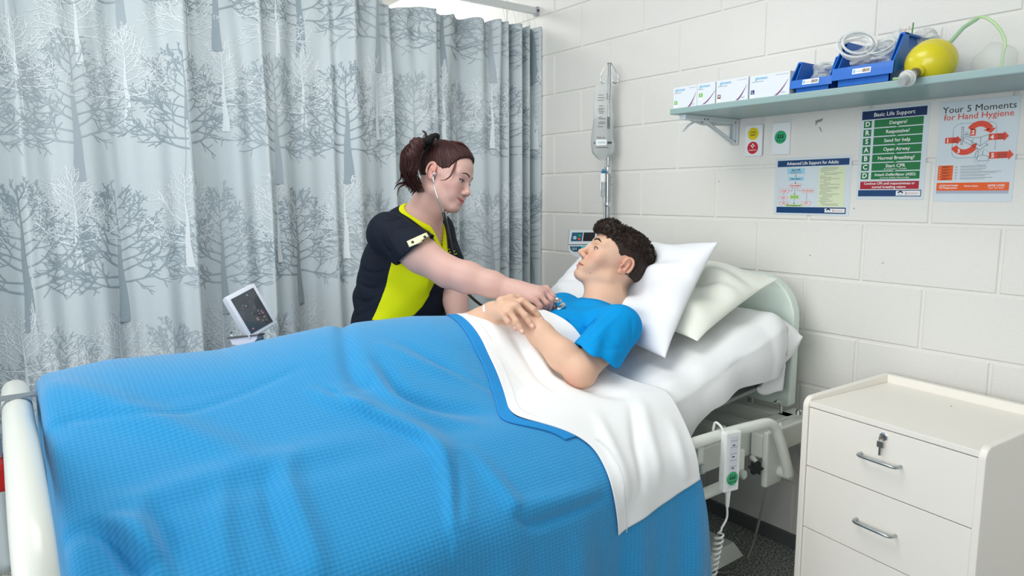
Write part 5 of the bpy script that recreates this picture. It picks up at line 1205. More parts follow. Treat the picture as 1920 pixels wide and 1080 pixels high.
for ln, w_, d_ in (([(1086, 652), (1104, 634), (1122, 614), (1142, 594), (1160, 580)], .0065, .006), ([(1096, 650), (1116, 632), (1138, 608), (1160, 590)], .010, -.006), ([(1060, 600), (1078, 630), (1088, 648)], .009, .006), ([(1080, 600), (1100, 616), (1110, 622)], .008, .005), ([(1100, 575), (1120, 600), (1124, 610)], .010, .004), ([(1050, 585), (1085, 590), (1120, 580)], .010, .003),
                   ([(1150, 640), (1165, 660), (1172, 690)], .009, .005), ([(1185, 600), (1182, 640), (1175, 670)], .010, .005), ([(1120, 650), (1150, 655), (1170, 650)], .009, .004), ([(1110, 562), (1140, 572), (1180, 578)], .007, .005)):
    vT = groove(vT, bv0, ln, w_, d_)
tee = npmesh('tshirt', vT, fT, M_tee, pat)
Fc = Field(); Fc.cap(nb1 * .6 + sh * .4, sh + (0, 0, -.025), .0622, .080 + o_ + .0022, .03, flat=(up, .85)); Fc.cap(sh + (0, 0, -.02), LS, .0762, .0722, .03); Fc.cap(sh + (0, 0, -.02), RS, .0762, .0722, .03); Fc.cap(sh + (0, 0, -.04), chest, .120 + o_ + .0022, .155 + o_, .03, flat=(up, .68))
Fc.add(nkc, nc, .16, .002, 's'); Fc.add(lambda p: nkc(p) - .017, nc, 9, .002, 'i')
try:
    vC, fC = sdf_mesh(Fc, .0026); npmesh('collar_rib', vC, fC, mat('blue_rib', (0, 140, 210), .85, bump=.4, bscale=900, spec=.2), pat)
except Exception as e: print('collar', e)
bvT = bvh_of(vT, fT)
pk = [hit(bvT, x, y, .0012) for x, y in ((1063, 598), (1078, 616), (1096, 614), (1118, 598))]
if all(q is not None for q in pk): MB().tube(bez(pk, 5), .0009, 5).out('pocket_seam', mat('seam_blue', (10, 112, 196), .85), pat)
# wristband
wa = (kR[1] - RW) / np.linalg.norm(kR[1] - RW); fa = (RW - RE) / np.linalg.norm(RW - RE); wc = RW - fa * .004
t1 = np.cross(fa, (0, 0, 1.0)); t1 /= np.linalg.norm(t1); t2 = np.cross(fa, t1); wb = MB(); vv = []; ff = []; n = 40
for i in range(n):
    a = 2 * math.pi * i / n; dr = t1 * math.cos(a) + t2 * math.sin(a)
    for off_, r_ in ((-.022, .0345), (.006, .0372), (.006, .0364), (-.022, .0337)): vv.append(wc + fa * off_ + dr * r_)
for i in range(n):
    for k in range(4): a, b_ = i * 4 + k, i * 4 + (k + 1) % 4; c, d = ((i + 1) % n) * 4 + (k + 1) % 4, ((i + 1) % n) * 4 + k; ff.append((a, b_, c, d))
wb.add(vv, ff); wb.out('wristband', mat('hospital_band', (232, 236, 238), .35), pat, smooth=True)
# finger nails
M_nail = mat('nail', (240, 196, 184), .25, coat=.5)
def nails(person, bv, P, T, n_from):
    for p, t in zip(P, T):
        d = (t - p) / np.linalg.norm(t - p); c = t - d * .002; o = Vector(c - FV * .03 + np.array((0, 0, .012)))
        r = bv.ray_cast(o, (Vector(c) - o).normalized())
        if r[0] is None: continue
        N_ = np.array(r[1]); N_ = N_ if N_ @ np.array(o - Vector(c)) > 0 else -N_; q = np.array(r[0]); sd_ = np.cross(N_, d); sd_ /= np.linalg.norm(sd_); d2 = np.cross(sd_, N_)
        if d2 @ d < 0: d2 = -d2
        v = []; f = []
        for i in range(6):
            for j in range(5):
                a, b_ = i / 5 * 2 - 1, j / 4 * 2 - 1; w = .0048 * math.sqrt(max(0, 1 - .35 * a * a)); v.append(q + d2 * a * .0055 + sd_ * b_ * w + N_ * (.0011 - .0016 * b_ * b_ - .0006 * a * a))
        npmesh('fingernail', np.array(v), grid_faces(6, 5), M_nail, person)
nails(pat, bvP, [p + (t - p) * .5 for p, t in zip(pR, tR)], tR, None)
for p, t in zip(pR, tR): pass

# ------------------------------------------------------------------ the nurse
nur = empty('person', (.38, -1.15, 0), 'auburn-haired nurse in navy and lime tunic leaning over the bed', 'person')
Hn = Head(X(813.5, 325, .63), IMG(.948, -.317, .36), IMG(.317, .948, 0), 1.0, True)
Fn = Field(); Hn.build(Fn)
fN = np.array((.84, .55, 0)); fN /= np.linalg.norm(fN); rN = np.array((fN[1], -fN[0], 0)); zN = np.array((0, 0, 1.0))
nS, nE, nW = X(729, 440, .585), X(840, 510, .765), X(968, 546, .955)
nk0 = Hn.w(0, -.030, -.055); nk1 = X(785, 418, .50)
nM = X(776, 452, .475); nC = X(771, 500, .455); nWst = X(753, 565, .425); nH = X(744, 650, .395)
nFS = nM + (nM - nS) * .95 ; nFS[2] = nS[2] - .01
nFE = X(851, 548, .56); nFW = X(861, 602, .64)
Fn.cap(nk0, nk1, .055, .062, .03); Fn.cap(Hn.w(0, .040, -.080), X(806, 415, .52), .024, .034, .035); Fn.cap(nk1, nM, .066, .09, .03)
Fn.cap(nM, nC, .115, .125, .04, flat=(fN, .92)); Fn.cap(nC, nWst, .125, .130, .04, flat=(fN, .95)); Fn.cap(nWst, nH, .130, .145, .04)
Fn.cap(nM, nS, .064, .056, .03); Fn.cap(nM, nFS, .070, .062, .03)
arm(Fn, nS, nE, nW, (.056, .061, .052, .052, .042, .031))
arm(Fn, nFS, nFE, nFW, (.060, .055, .046, .046, .038, .030))
pass
kN = [X(1025, 541, 1.015), X(1021, 548, 1.032), X(1014, 556, 1.046), X(1005, 564, 1.056)]
pN = [X(1037, 556, 1.045), X(1034, 562, 1.060), X(1025, 569, 1.070), X(1013, 574, 1.074)]
tN = [X(1038, 573, 1.055), X(1030, 580, 1.058), X(1021, 582, 1.060), X(1009, 582, 1.062)]
hand(Fn, nW, kN, pN, tN, (.0100, .0105, .0100, .0090), [X(985, 560, .985), X(1005, 572, 1.005), X(1024, 577, 1.02), X(1037, 575, 1.035)], (.017, .0135, .0115, .0095), heel=.029)
kF = [nFW + (.055 + .004 * i, .030 - .020 * i, -.030 - .004 * i) for i in range(4)]; pF = [a + (.026, .008, -.016) for a in kF]; tF = [a + (.030, .006, -.016) for a in pF]
hand(Fn, nFW, kF, pF, tF, (.0095, .0098, .0092, .008), [nFW + (.02, .02, -.012), nFW + (.045, .045, -.026), nFW + (.065, .055, -.034)], (.014, .012, .009))
vN, fN_ = sdf_mesh(Fn, .0027)
SKN = (211, 172, 161)
colN = Hn.colour(vN, SKN, (190, 92, 90), (212, 138, 124), True)
colN = near_mix(colN, vN, kN + pN + tN, .013, (204, 134, 122), .5); colN = near_mix(colN, vN, [nk1 + fN * .06 + (0, 0, -.03)], .06, (204, 146, 132), .5); colN = near_mix(colN, vN, [nE + rN * .04], .03, (206, 146, 134), .3)
bodyN = npmesh('body', vN, fN_, skin_material('skin_fair'), nur, col=colN); bvN = bvh_of(vN, fN_)
Hn.eyes(bvN, nur, (92, 84, 70), (0, -.0012), .72, (84, 52, 42), 1.05, 1.7)
# hair
M_hrN = mat('auburn_hair', (56, 28, 25), .48, noise=.55, nscale=160, spec=.35)
Rn = Hn.R; s2 = Hn.sc; tie = Hn.w(0, -.062, .112)
Fg = Field(); Fg.ell(Hn.w(0, -.016, .037), np.array((.0785, .098, .088)) * s2, Rn, .01); Fg.ell(Hn.w(0, .030, .046), np.array((.070, .068, .074)) * s2, Rn, .02); Fg.ell(Hn.w(0, -.055, .085), np.array((.045, .045, .035)) * s2, Rn, .03)
hlN = [-.13, -.105, -.080, -.055, -.042, -.030, -.005, .018, .040, .060, .078, .10], [-.060, -.052, -.052, -.040, -.010, .028, .022, .014, .024, .066, .090, .10]
Fg.add(lambda p: (np.interp(Hn.loc(p)[:, 1], *hlN) - Hn.loc(p)[:, 2]) * .75 * Hn.sc, Hn.o, 9, .006, 'i')
ax_t = tie - Hn.w(0, .0, .01); ax_t /= np.linalg.norm(ax_t); e1 = np.cross(ax_t, Rn[:, 0]); e1 /= np.linalg.norm(e1); e2 = np.cross(ax_t, e1)
def comb(p):
    q = p - Hn.w(0, 0, .03); ph = np.arctan2(q @ e1, q @ e2); a = np.arccos(np.clip((q @ ax_t) / (np.linalg.norm(q, axis=1) + 1e-9), -1, 1)); return .0006 * np.sin(ph * 46 + 3 * np.sin(a * 4 + ph * 3)) + .0004 * np.sin(ph * 95 + 5 * a)
Fg.add(comb, Hn.o, 9, .001, 'd')
vg, fg = sdf_mesh(Fg, .0022); hn = npmesh('hair', vg, fg, M_hrN, nur); bvg = bvh_of(vg, fg)
rr = random.Random(21); paths = []
for i in range(420):                         # combed strands running back to the tie
    ph = rr.uniform(0, 6.283); a1 = rr.uniform(.5, 2.2); P = []
    for j in range(10):
        a = a1 + (.12 - a1) * j / 9; d = ax_t * math.cos(a) + (e1 * math.cos(ph) + e2 * math.sin(ph)) * math.sin(a); o = Hn.w(0, 0, .03)
        r = bvg.ray_cast(Vector(o + d * .3), Vector(-d))
        if r[0] is None or np.linalg.norm(np.array(r[0]) - o) < .05: continue
        P.append(np.array(r[0]) + d * .0004)
    if len(P) > 4: paths.append(P)
hair_tubes('combed_strands', paths, .0009, M_hrN, hn, 4)
# ponytail
ctrl = [X(790, 266, .60), X(774, 272, .60), X(764, 292, .595), X(763, 318, .59), X(768, 340, .585), X(776, 360, .585)]
Fq = Field(); 
for i, (a, b_, ra, rb) in enumerate(((0, 1, .024, .036), (1, 2, .036, .040), (2, 3, .040, .034), (3, 4, .034, .020))): Fq.cap(ctrl[a] + RV * (.014 if i > 0 else 0), ctrl[b_] + RV * .014, ra * .62, rb * .60, .02)
Fq.add(lambda p: .0018 * np.sin((p @ RV) * 420 + 6 * np.sin((p @ UV_) * 38)), ctrl[2], 9, .001, 'd')
vq, fq = sdf_mesh(Fq, .003); pt_ = npmesh('ponytail', vq, fq, M_hrN, nur)
paths = []
for i in range(330):
    a = rr.uniform(0, 6.28); rad = math.sqrt(rr.random()) * .0255; du = RV * math.cos(a) * rad - FV * math.sin(a) * rad; ph = rr.uniform(0, 6.28); am = rr.uniform(.002, .007); L = rr.uniform(.78, 1.12); P = []
    C = bez(ctrl, 5); N_ = int(len(C) * min(1, L)); 
    for j in range(N_):
        t = j / (len(C) - 1); sp = math.sin(min(1, t * 1.5) * math.pi / 2) ** .8 * (1 if t < .6 else 1 - (t - .6) * .35)
        P.append(C[j] + RV * .010 * t + du * (.35 + .75 * sp) + RV * am * math.sin(7 * t + ph) - FV * am * math.cos(6 * t + ph))
    paths.append(P)
for (x0, y0_, pts) in ((0, 0, [(772, 330), (758, 342), (745, 346), (739, 356)]), (0, 0, [(775, 335), (760, 345), (749, 352), (745, 368)]), (0, 0, [(780, 345), (774, 356), (770, 362)]), (0, 0, [(775, 268), (764, 278), (757, 300), (752, 312)]), (0, 0, [(795, 258), (799, 250), (792, 245)]), (0, 0, [(770, 310), (754, 322), (751, 335), (741, 345)]), (0, 0, [(786, 350), (778, 358), (772, 366)])):
    for k in range(9):
        o = RV * rr.uniform(-.004, .004) + UV_ * rr.uniform(-.004, .004) - FV * rr.uniform(-.01, .01); paths.append(bez([X(x, y, .585) + o * (1 - .3 * i) for i, (x, y) in enumerate(pts)], 5))
hair_tubes('ponytail_strands', paths, .0012, M_hrN, pt_, 4)
# loose fringe lock in front of the ear
lk = [X(860, 279, .66), X(856, 298, .675), (X(851, 315, .685)), X(844, 330, .69), X(835, 337, .69), X(826, 338, .685)]
paths = []
for k in range(22):
    o = RV * rr.uniform(-.0035, .0035) + UV_ * rr.uniform(-.003, .003) - FV * rr.uniform(-.002, .003); C = bez([p + o * (1.3 - .2 * i) for i, p in enumerate(lk[:5 if k % 3 else 6])], 6); paths.append(C)
for k in range(26):
    o = RV * rr.uniform(-.004, .004) + UV_ * rr.uniform(-.004, .004) - FV * rr.uniform(-.012, .012); paths.append(bez([p + o for p in (X(846, 266, .60), X(866, 270, .60), X(879, 282, .60), X(886, 298, .60))], 6))
hair_tubes('loose_lock', paths, .0012, mat('auburn_lock', (96, 48, 38), .4, spec=.5), hn, 4)
sc_ = MB()
tc0 = X(797, 268, .60); da = RV * .80 + UV_ * .55; da /= np.linalg.norm(da); db = -FV
for k in range(1): sc_.tube([tc0 + (da * math.cos(a) * .024 + db * math.sin(a) * .020) + UV_ * .002 * math.sin(5 * a) for a in np.linspace(0, 2 * math.pi, 28)[:-1]], [.0135 + .003 * math.sin(5 * i) for i in range(27)], 10, closed=True)
sc_.tube(bez([X(800, 265, .61), X(810, 257, .615), X(820, 254, .62), X(821, 262, .62)], 4), [.010, .011, .012, .012, .012, .011, .010, .009, .008, .008, .007, .006, .004], 10)
sc_.out('hair_scrunchie', mat('black_velvet', (12, 12, 14), .9), hn, smooth=True)
# navy tunic
M_navy_t = mat('navy_tunic', (18, 26, 40), .75, bump=.2, bscale=600, spec=.25); M_lime = mat('lime_panel', (224, 230, 2), .7, bump=.2, bscale=600, spec=.25)
def torso_field(off):
    F = Field(); F.cap(nM + (0, 0, .01) - fN * .01, nC - fN * .02, .128 + off, .158 + off, .04, flat=(fN, 1.0)); F.cap(nC - fN * .02, nWst - fN * .012, .158 + off, .158 + off, .04, flat=(fN, 1.04)); F.cap(nWst - fN * .012, nH, .158 + off, .180 + off, .04); F.cap(nH, nH + (-.02, -.01, -.10), .172 + off, .165 + off, .03)
    F.ell(nC + fN * .095 + rN * .065 + (0, 0, .005), np.array((.070, .070, .075)) + off, None, .04); F.ell(nC + fN * .095 - rN * .065 + (0, 0, .015), np.array((.072, .072, .075)) + off, None, .04)
    F.cap(nWst + fN * .045, nH + fN * .05, .11 + off, .12 + off, .05)
    F.cap(nk1 + (0, 0, -.028), nM, .070 + off, .10 + off, .03); F.cap(nM, nS, .078 + off, .070 + off, .035); F.cap(nM, nFS, .080 + off, .074 + off, .035)
    return F
aN = (nE - nS) / np.linalg.norm(nE - nS); aF = (nFE - nFS) / np.linalg.norm(nFE - nFS)
nSH = X(777, 470, .672); nSHn = RV * .60 - UV_ * .78; nSHn /= np.linalg.norm(nSHn)
def add_sleeves(F, off):
    F.cap(nS, nSH + aN * .05, .072 + off, .082 + off, .03); cut_end(F, nSH + aN * .002, RV * .78 + UV_ * -.52 - FV * .35 if False else nSHn, .15)
    F.cap(nSH - aN * .07, nSH + aN * .05, .055, .078, .004, 's')
    F.cap(nFS, nFS + aF * .16, .074 + off, .076 + off, .03); 
    return F
nkax = (nk0 - nk1) / np.linalg.norm(nk0 - nk1); vc = nk1 + (0, 0, -.01)
ap = X(828, 478, .62)
def neck_cut(p):
    q = p - vc; h = q @ nkax; rad = np.sqrt(np.maximum((q * q).sum(1) - h * h, 0)); ring = np.maximum(rad - .074, -h - .035)
    lat = np.abs((p - vc) @ rN - ((ap - vc) @ rN) * 0); dn = (ap[2] - p[:, 2]); wdt = (p[:, 2] - (ap[2])) * .48
    wedge = np.maximum(np.maximum((lat - wdt) * .88, -((p - vc) @ fN) + .02), p[:, 2] - vc[2] - .10)
    return np.minimum(ring, wedge)
def tun_d(p):
    x = p @ fN; y = p @ rN; z = p[:, 2]; b = ss(-z, -1.12, -1.0)
    return (.0040 * np.sin(z * 62 + 9 * x + 2.5 * np.sin(9 * y + 14 * x)) * b * ss(-((p - nC) @ fN), -.04, .06) + .003 * np.sin(z * 38 - 22 * x + 1.5 * np.sin(y * 20)) * b + .0032 * np.sin((p @ aN) * 55 + (p @ UV_) * 30) * np.exp(-((p - nS) ** 2).sum(1) / .010))
Ftn = add_sleeves(torso_field(0.0), 0.0); Ftn.add(neck_cut, vc, .34, .003, 's'); Ftn.add(tun_d, nC, 9, .001, 'd')
vt_, ft_ = sdf_mesh(Ftn, .0036); bv0 = bvh_of(vt_, ft_)
for ln, w_, d_ in (([(742, 488), (722, 462), (712, 430)], .009, .007), ([(750, 478), (734, 450), (726, 420)], .010, -.006), ([(770, 415), (745, 412), (715, 418)], .008, .006), ([(790, 428), (765, 425), (740, 432)], .008, .006), ([(680, 505), (700, 512), (725, 508)], .008, .008), ([(670, 530), (690, 540), (712, 540)], .008, .008), ([(668, 560), (685, 566), (705, 560)], .008, .007), ([(735, 470), (710, 480), (690, 478)], .008, .006), ([(690, 585), (675, 590), (660, 600)], .008, .006), ([(820, 560), (835, 575), (838, 598)], .009, .006)):
    vt_ = groove(vt_, bv0, ln, w_, d_)
tun = npmesh('tunic', vt_, ft_, M_navy_t, nur); bvt = bvh_of(vt_, ft_)
Ftr = torso_field(.0025); Ftr.add(neck_cut, vc, .34, .002, 's'); Ftr.add(tun_d, nC, 9, .001, 'd'); Ftr.add(lambda p: neck_cut(p) - .017, vc, 9, .0015, 'i')
vv_, ff_ = sdf_mesh(Ftr, .0026); npmesh('collar_trim', vv_, ff_, M_lime, nur)
# lime side panel: a shape on the body's side, cut from the same cloth
def poly_sdf(P, Q):
    P = np.array(P); d = np.full(len(Q), 1e9); ins = np.zeros(len(Q), bool); n = len(P)
    for i in range(n):
        a, b_ = P[i], P[(i + 1) % n]; e = b_ - a; w = Q - a; t = np.clip(w @ e / (e @ e), 0, 1); d = np.minimum(d, ((w - t[:, None] * e) ** 2).sum(1))
        c = ((a[1] > Q[:, 1]) != (b_[1] > Q[:, 1])) & (Q[:, 0] < (b_[0] - a[0]) * (Q[:, 1] - a[1]) / (b_[1] - a[1] + 1e-12) + a[0]); ins ^= c
    return np.where(ins, -1, 1) * np.sqrt(d)
sideP = nWst + rN * .15
def to_side(px, py):
    d = FV + (px - 960) / FPX * RV - (py - 540) / FPX * UV_; t = ((sideP - CAM) @ rN) / (d @ rN); q = CAM + t * d; return ((q - sideP) @ fN, q[2])
PP = [to_side(*q) for q in ((738, 480), (800, 500), (797, 522), (786, 560), (778, 580), (768, 594), (752, 602), (740, 603), (703, 598), (719, 560), (729, 522))]
Fpn = torso_field(.0028); Fpn.add(tun_d, nC, 9, .001, 'd')
Fpn.add(lambda p: np.maximum(poly_sdf(PP, np.stack([(p - sideP) @ fN, p[:, 2]], -1)), -((p - nWst) @ rN) + .02), sideP, 9, .0015, 'i')
vv_, ff_ = sdf_mesh(Fpn, .0026); npmesh('side_panel', vv_, ff_, M_lime, nur)
# sleeve tab with two snaps
def decal(name, bv, corners, m, parent, lift=.002, n=10, k=5, thick=.0012):
    v = []
    for i in range(n):
        for j in range(k):
            u, w = i / (n - 1), j / (k - 1); c = np.array(corners, float); q = c[0] * (1 - u) * (1 - w) + c[1] * u * (1 - w) + c[2] * u * w + c[3] * (1 - u) * w; h = hit(bv, q[0], q[1], lift); v.append(h if h is not None else (v[-1] if v else np.zeros(3)))
    o = npmesh(name, np.array(v), grid_faces(n, k), m, parent); md = o.modifiers.new('s', 'SOLIDIFY'); md.thickness = thick; md.offset = 0; return o
tab = decal('sleeve_tab', bvt, [(763, 453), (799, 437), (806, 447), (768, 464)], mat('cream_tab', (236, 234, 190), .7), nur)
for x, y in ((774, 455), (796, 446)):
    q = hit(bvt, x, y, .004)
    if q is not None: MB().lathe(q, -FV, [(-.002, .0052), (.001, .0048), (.0015, .0028)], 14).out('snap_button', mat('brass_dark', (66, 62, 48), .35, .7), tab)
q = [(835, 458), (842, 470)]
for i, (a, b_, t) in enumerate((((834, 462), (838, 468), .0016), ((838, 468), (845, 468), .0014), ((840, 474), (852, 471), .0018), ((842, 479), (856, 476), .0014), ((833, 468), (838, 478), .0018), ((838, 484), (845, 482), .0012))):
    A, B_ = hit(bvt, *a, .002), hit(bvt, *b_, .002)
    if A is not None and B_ is not None: MB().tube([A, B_], t, 6).out('chest_embroidery', M_lime, nur)
# trousers and shoes behind the bed
Fs_ = Field()
for q in (-1, 1):
    hp_ = nH + rN * q * .085 + (-.02, -.01, -.10); kn_ = np.array((nH[0] - .06, nH[1] - .02, .48)) + rN * q * .10; an = np.array((nH[0] - .10, nH[1] - .04, .10)) + rN * q * .10
    Fs_.cap(hp_, kn_, .105, .075, .03); Fs_.cap(kn_, an, .075, .060, .02)
vv_, ff_ = sdf_mesh(Fs_, .007); npmesh('trousers', vv_, ff_, M_navy_t, nur)
for q in (-1, 1):
    an = np.array((nH[0] - .10, nH[1] - .04, .0)) + rN * q * .10; Fs2 = Field(); Fs2.cap(an + (0, 0, .045) - fN * .03, an + (0, 0, .035) + fN * .15, .042, .034, .02); Fs2.cap(an + (0, 0, .10), an + (0, 0, .05), .045, .045, .02); Fs2.add(lambda p: .002 - p[:, 2], an, 9, .004, 'i')
    vv_, ff_ = sdf_mesh(Fs2, .006); npmesh('shoe', vv_, ff_, mat('black_shoe', (22, 22, 24), .5), nur)

# ------------------------------------------------------------------ stethoscope
ste = empty('stethoscope', tuple(X(836, 420, .68)), 'black stethoscope with chrome ear tubes, its disc held on the patient\'s chest', 'stethoscope')
M_rub = mat('black_rubber', (16, 16, 18), .35, coat=.3)
earp = X(814, 326, .655)
MB().tube(bez([earp, X(812, 333, .672), X(815, 350, .685), X(822, 375, .695), X(831, 398, .70)], 6), .0026, 10).out('ear_tube', M_chrome, ste, smooth=True)
MB().lathe(earp, RV * .3 + FV * .9, [(-.004, .0040), (0, .0062), (.006, .0062), (.010, .004)], 14).out('ear_tip', mat('ear_tip', (196, 190, 194), .3), ste, smooth=True)
e2_ = Hn.w(-Hn.near * .078, -.006, -.010); far_s = Hn.w(-Hn.near * .050, .02, -.115)
MB().tube(bez([e2_, e2_ - rN * .012 - (0, 0, .03), far_s, X(835, 388, .62), X(833.5, 396, .64)], 6), .0026, 10).out('ear_tube', M_chrome, ste, smooth=True)
MB().tube(bez([X(831, 398, .70), X(835, 412, .705), X(840, 436, .70), X(844, 458, .69), X(849, 476, .675)], 6), .0056, 12).out('rubber_tube', M_rub, ste, smooth=True)
MB().tube(bez([X(833.5, 396, .64), X(836, 412, .66), X(840, 430, .68), X(844, 450, .685)], 6), .0050, 12).out('rubber_tube', M_rub, ste, smooth=True)
MB().tube(bez([X(849, 476, .675), X(853, 500, .67), X(862, 530, .68), X(880, 553, .72), X(898, 569, .78), X(916, 580, .86), X(950, 584, .95), X(1000, 582, 1.0), X(1030, 577, 1.035)], 6), .0052, 12).out('rubber_tube', M_rub, ste, smooth=True)
MB().box(-.006, -.006, -.014, .006, .006, .014, .002, Matrix.Translation(X(834, 404, .69))).out('spring_clip', M_steel, ste)
cp = X(1046, 573, 1.055); cax = np.array((.12, -.36, .92)); cax /= np.linalg.norm(cax)
MB().lathe(cp - cax * .004, cax, [(0, .0225), (.001, .0250), (.004, .0250), (.0055, .0220), (.0065, .0150), (.0075, .0100), (.011, .0095), (.013, .0130), (.015, .0160), (.021, .0170), (.024, .0160), (.022, .0110), (.020, .0060)], 30).out('chest_piece', M_chrome, ste, smooth=True)
# ------------------------------------------------------------------ drip stand, bag and pump
M_pole = mat('pole_steel', (168, 174, 178), .22, .95)
iv = empty('drip_stand', (.47, -.09, .52), 'steel drip pole with curled hooks standing behind the bed head', 'drip stand')
px0, py0 = .47, -.085
MB().tube([(px0, py0, .50), (px0, py0, 1.46)], .0115, 18).out('lower_pole', M_pole, iv, smooth=True)
MB().tube([(px0, py0, 1.44), (px0, py0, 1.925)], .0065, 14).out('upper_pole', M_pole, iv, smooth=True)
MB().lathe((px0, py0, 1.44), (0, 0, 1), [(0, .0125), (.012, .0145), (.03, .0145), (.036, .008)], 18).out('height_collar', M_chrome, iv, smooth=True)
MB().lathe((px0, py0, 1.29), (0, 0, 1), [(0, .0125), (.004, .0145), (.016, .0145), (.020, .0125)], 18).out('lower_collar', M_chrome, iv, smooth=True)
for q in (-1, 1):
    d = np.array((.60, .80, 0)) * q; o = np.array((px0, py0, 0)); P = [o + d * a + (0, 0, z) for a, z in ((0, 1.925), (.006, 1.928), (.016, 1.915), (.036, 1.880), (.040, 1.862), (.036, 1.846), (.026, 1.840), (.017, 1.850), (.016, 1.866))]
    MB().tube(bez(P, 5), .0022, 8).out('bag_hook', M_pole, iv, smooth=True)
MB().tube([(px0 - .004, py0, 1.437), (px0 - .020, py0 - .026, 1.437), (px0 - .020, py0 - .026, 1.366), (px0 - .004, py0, 1.366)], .0022, 8).tube([(px0, py0, 1.425), (px0 + .012, py0 + .016, 1.425), (px0 + .012, py0 + .016, 1.392), (px0, py0, 1.392)], .0022, 8).out('wire_clip', M_pole, iv)
bc = np.array((px0 - .60 * .026, py0 - .80 * .026, 0))
bag = empty('fluid_bag', (bc[0], bc[1], 1.50), 'clear printed fluid bag hanging from the drip pole hook', 'fluid bag')
dR = np.array((.60, .80, 0)); dC = np.array((.80, -.60, 0))
M_bag = mat('bag_film', (236, 240, 240), .18, trans=.55, ior=1.12, alpha=.8); vv = []; n1, n2 = 40, 24
def bagw(t): return np.interp(t, [0, .04, .12, .3, .6, .8, .9, .97, 1], [.020, .040, .0405, .042, .049, .054, .050, .028, .010])
def bagt(t): return np.interp(t, [0, .08, .3, .6, .8, .9, 1], [.003, .004, .009, .020, .026, .018, .003])
zt, zb = 1.842, 1.500
for i in range(n1):
    t = i / (n1 - 1); z = zt + (zb - zt) * t
    for j in range(n2): a = 2 * math.pi * j / n2; w = bagw(t) * (1 + .04 * math.sin(14 * t + 2 * math.cos(a))); vv.append(bc + dR * math.copysign(abs(math.cos(a)) ** .8, math.cos(a)) * w + dC * math.sin(a) * bagt(t) + (0, 0, z))
ff = [(i * n2 + j, i * n2 + (j + 1) % n2, (i + 1) * n2 + (j + 1) % n2, (i + 1) * n2 + j) for i in range(n1 - 1) for j in range(n2)]
npmesh('film', np.array(vv), np.array(ff), M_bag, bag)
Fb = Field()
wv = []; zz = 1.69
for i in range(14):
    t = .45 + .53 * i / 13; z = zt + (zb - zt) * t
    for j in range(n2): a = 2 * math.pi * j / n2; wv.append(bc + dR * math.cos(a) * bagw(t) * .93 + dC * math.sin(a) * bagt(t) * .9 + (0, 0, z))
npmesh('fluid', np.array(wv), np.array([(i * n2 + j, i * n2 + (j + 1) % n2, (i + 1) * n2 + (j + 1) % n2, (i + 1) * n2 + j) for i in range(13) for j in range(n2)]), mat('saline', (226, 232, 232), .08, trans=.9, ior=1.2), bag)
def bagmw(u, z, lift=.0015):
    t = (z - zt) / (zb - zt); th = float(bagt(t)) * math.sqrt(max(0, 1 - min(1, abs(u) / float(bagw(t))) ** 2)) + lift; return bc + dR * u + dC * th + np.array((0, 0, z))
def bagq(name, m, u0, z0, u1, z1, lift=.0018):
    v = [bagmw(u, z, lift) for z in np.linspace(z0, z1, 4) for u in np.linspace(u0, u1, 6)]; return npmesh(name, np.array(v), grid_faces(4, 6), m, bag)
M_bp = mat('bag_print', (74, 80, 84), .5)
rb_ = random.Random(9)
for k, z in enumerate((1.788, 1.776, 1.765, 1.740, 1.729, 1.722, 1.715, 1.708, 1.690, 1.683, 1.668, 1.661, 1.648)):
    u0 = -.026 + rb_.uniform(0, .006); bagq('printed_line', M_bp, u0, z, u0 + rb_.uniform(.018, .034), z + .0022)
for k in range(5): bagq('printed_line', M_bp, .012, 1.794 - .006 * k, .030, 1.7955 - .006 * k)
for k in range(12): bagq('printed_barcode', M_bp, .016, 1.690 - .0045 * k, .029, 1.6925 - .0045 * k)
text('1000 mL', .012, M_bp, (0, 0, 0), bag, 'bag_lettering', mw=Matrix(((dR[0], 0, dC[0], bagmw(-.012, 1.600, .003)[0]), (dR[1], 0, dC[1], bagmw(-.012, 1.600, .003)[1]), (0, 1, 0, 1.600), (0, 0, 0, 1))))
bagq('paper_label', M_wht, -.033, 1.566, .014, 1.592, .0022); bagq('label_stripe', M_bp, .018, 1.573, .038, 1.583, .0022); bagq('label_stripe', M_bp, -.042, 1.573, -.037, 1.583, .0022); bagq('printed_line', M_bp, -.034, 1.556, .022, 1.5585, .0022)
bagq('label_print', mat('label_print', (190, 214, 220), .5), -.026, 1.575, .008, 1.583, .0028)
pc = np.array((bc[0], bc[1], 0)) + dR * .004
MB().lathe(tuple(pc + (0, 0, 1.462)), (0, 0, 1), [(0, .0050), (.038, .0050)], 14).out('spike_port', mat('milky_port', (226, 230, 228), .3, trans=.3), bag)
MB().lathe(tuple(pc + (0, 0, 1.443)), (0, 0, 1), [(0, .007), (.004, .010), (.008, .010), (.012, .005), (.022, .004)], 16).out('blue_port', mat('port_blue', (20, 128, 180), .35), bag, smooth=True)
MB().lathe(tuple(pc + (0, 0, 1.402)), (0, 0, 1), [(0, .0100), (.001, .0115), (.032, .0115), (.040, .009)], 18).out('white_cap', M_wht, bag, smooth=True)
MB().lathe(tuple(pc + (0, 0, 1.335)), (0, 0, 1), [(0, .005), (.004, .0095), (.066, .0095)], 18).out('drip_chamber', mat('clear_tube3', (214, 222, 224), .1, trans=.7, ior=1.25), bag, smooth=True)
MB().tube(bez([pc + (0, 0, 1.336), pc + (.004, 0, 1.27), pc + (.006, .006, 1.18), pc + (.02, -.02, 1.10)], 6), .002, 8).out('giving_line', mat('clear_tube3', (0, 0, 0)), bag, smooth=True)
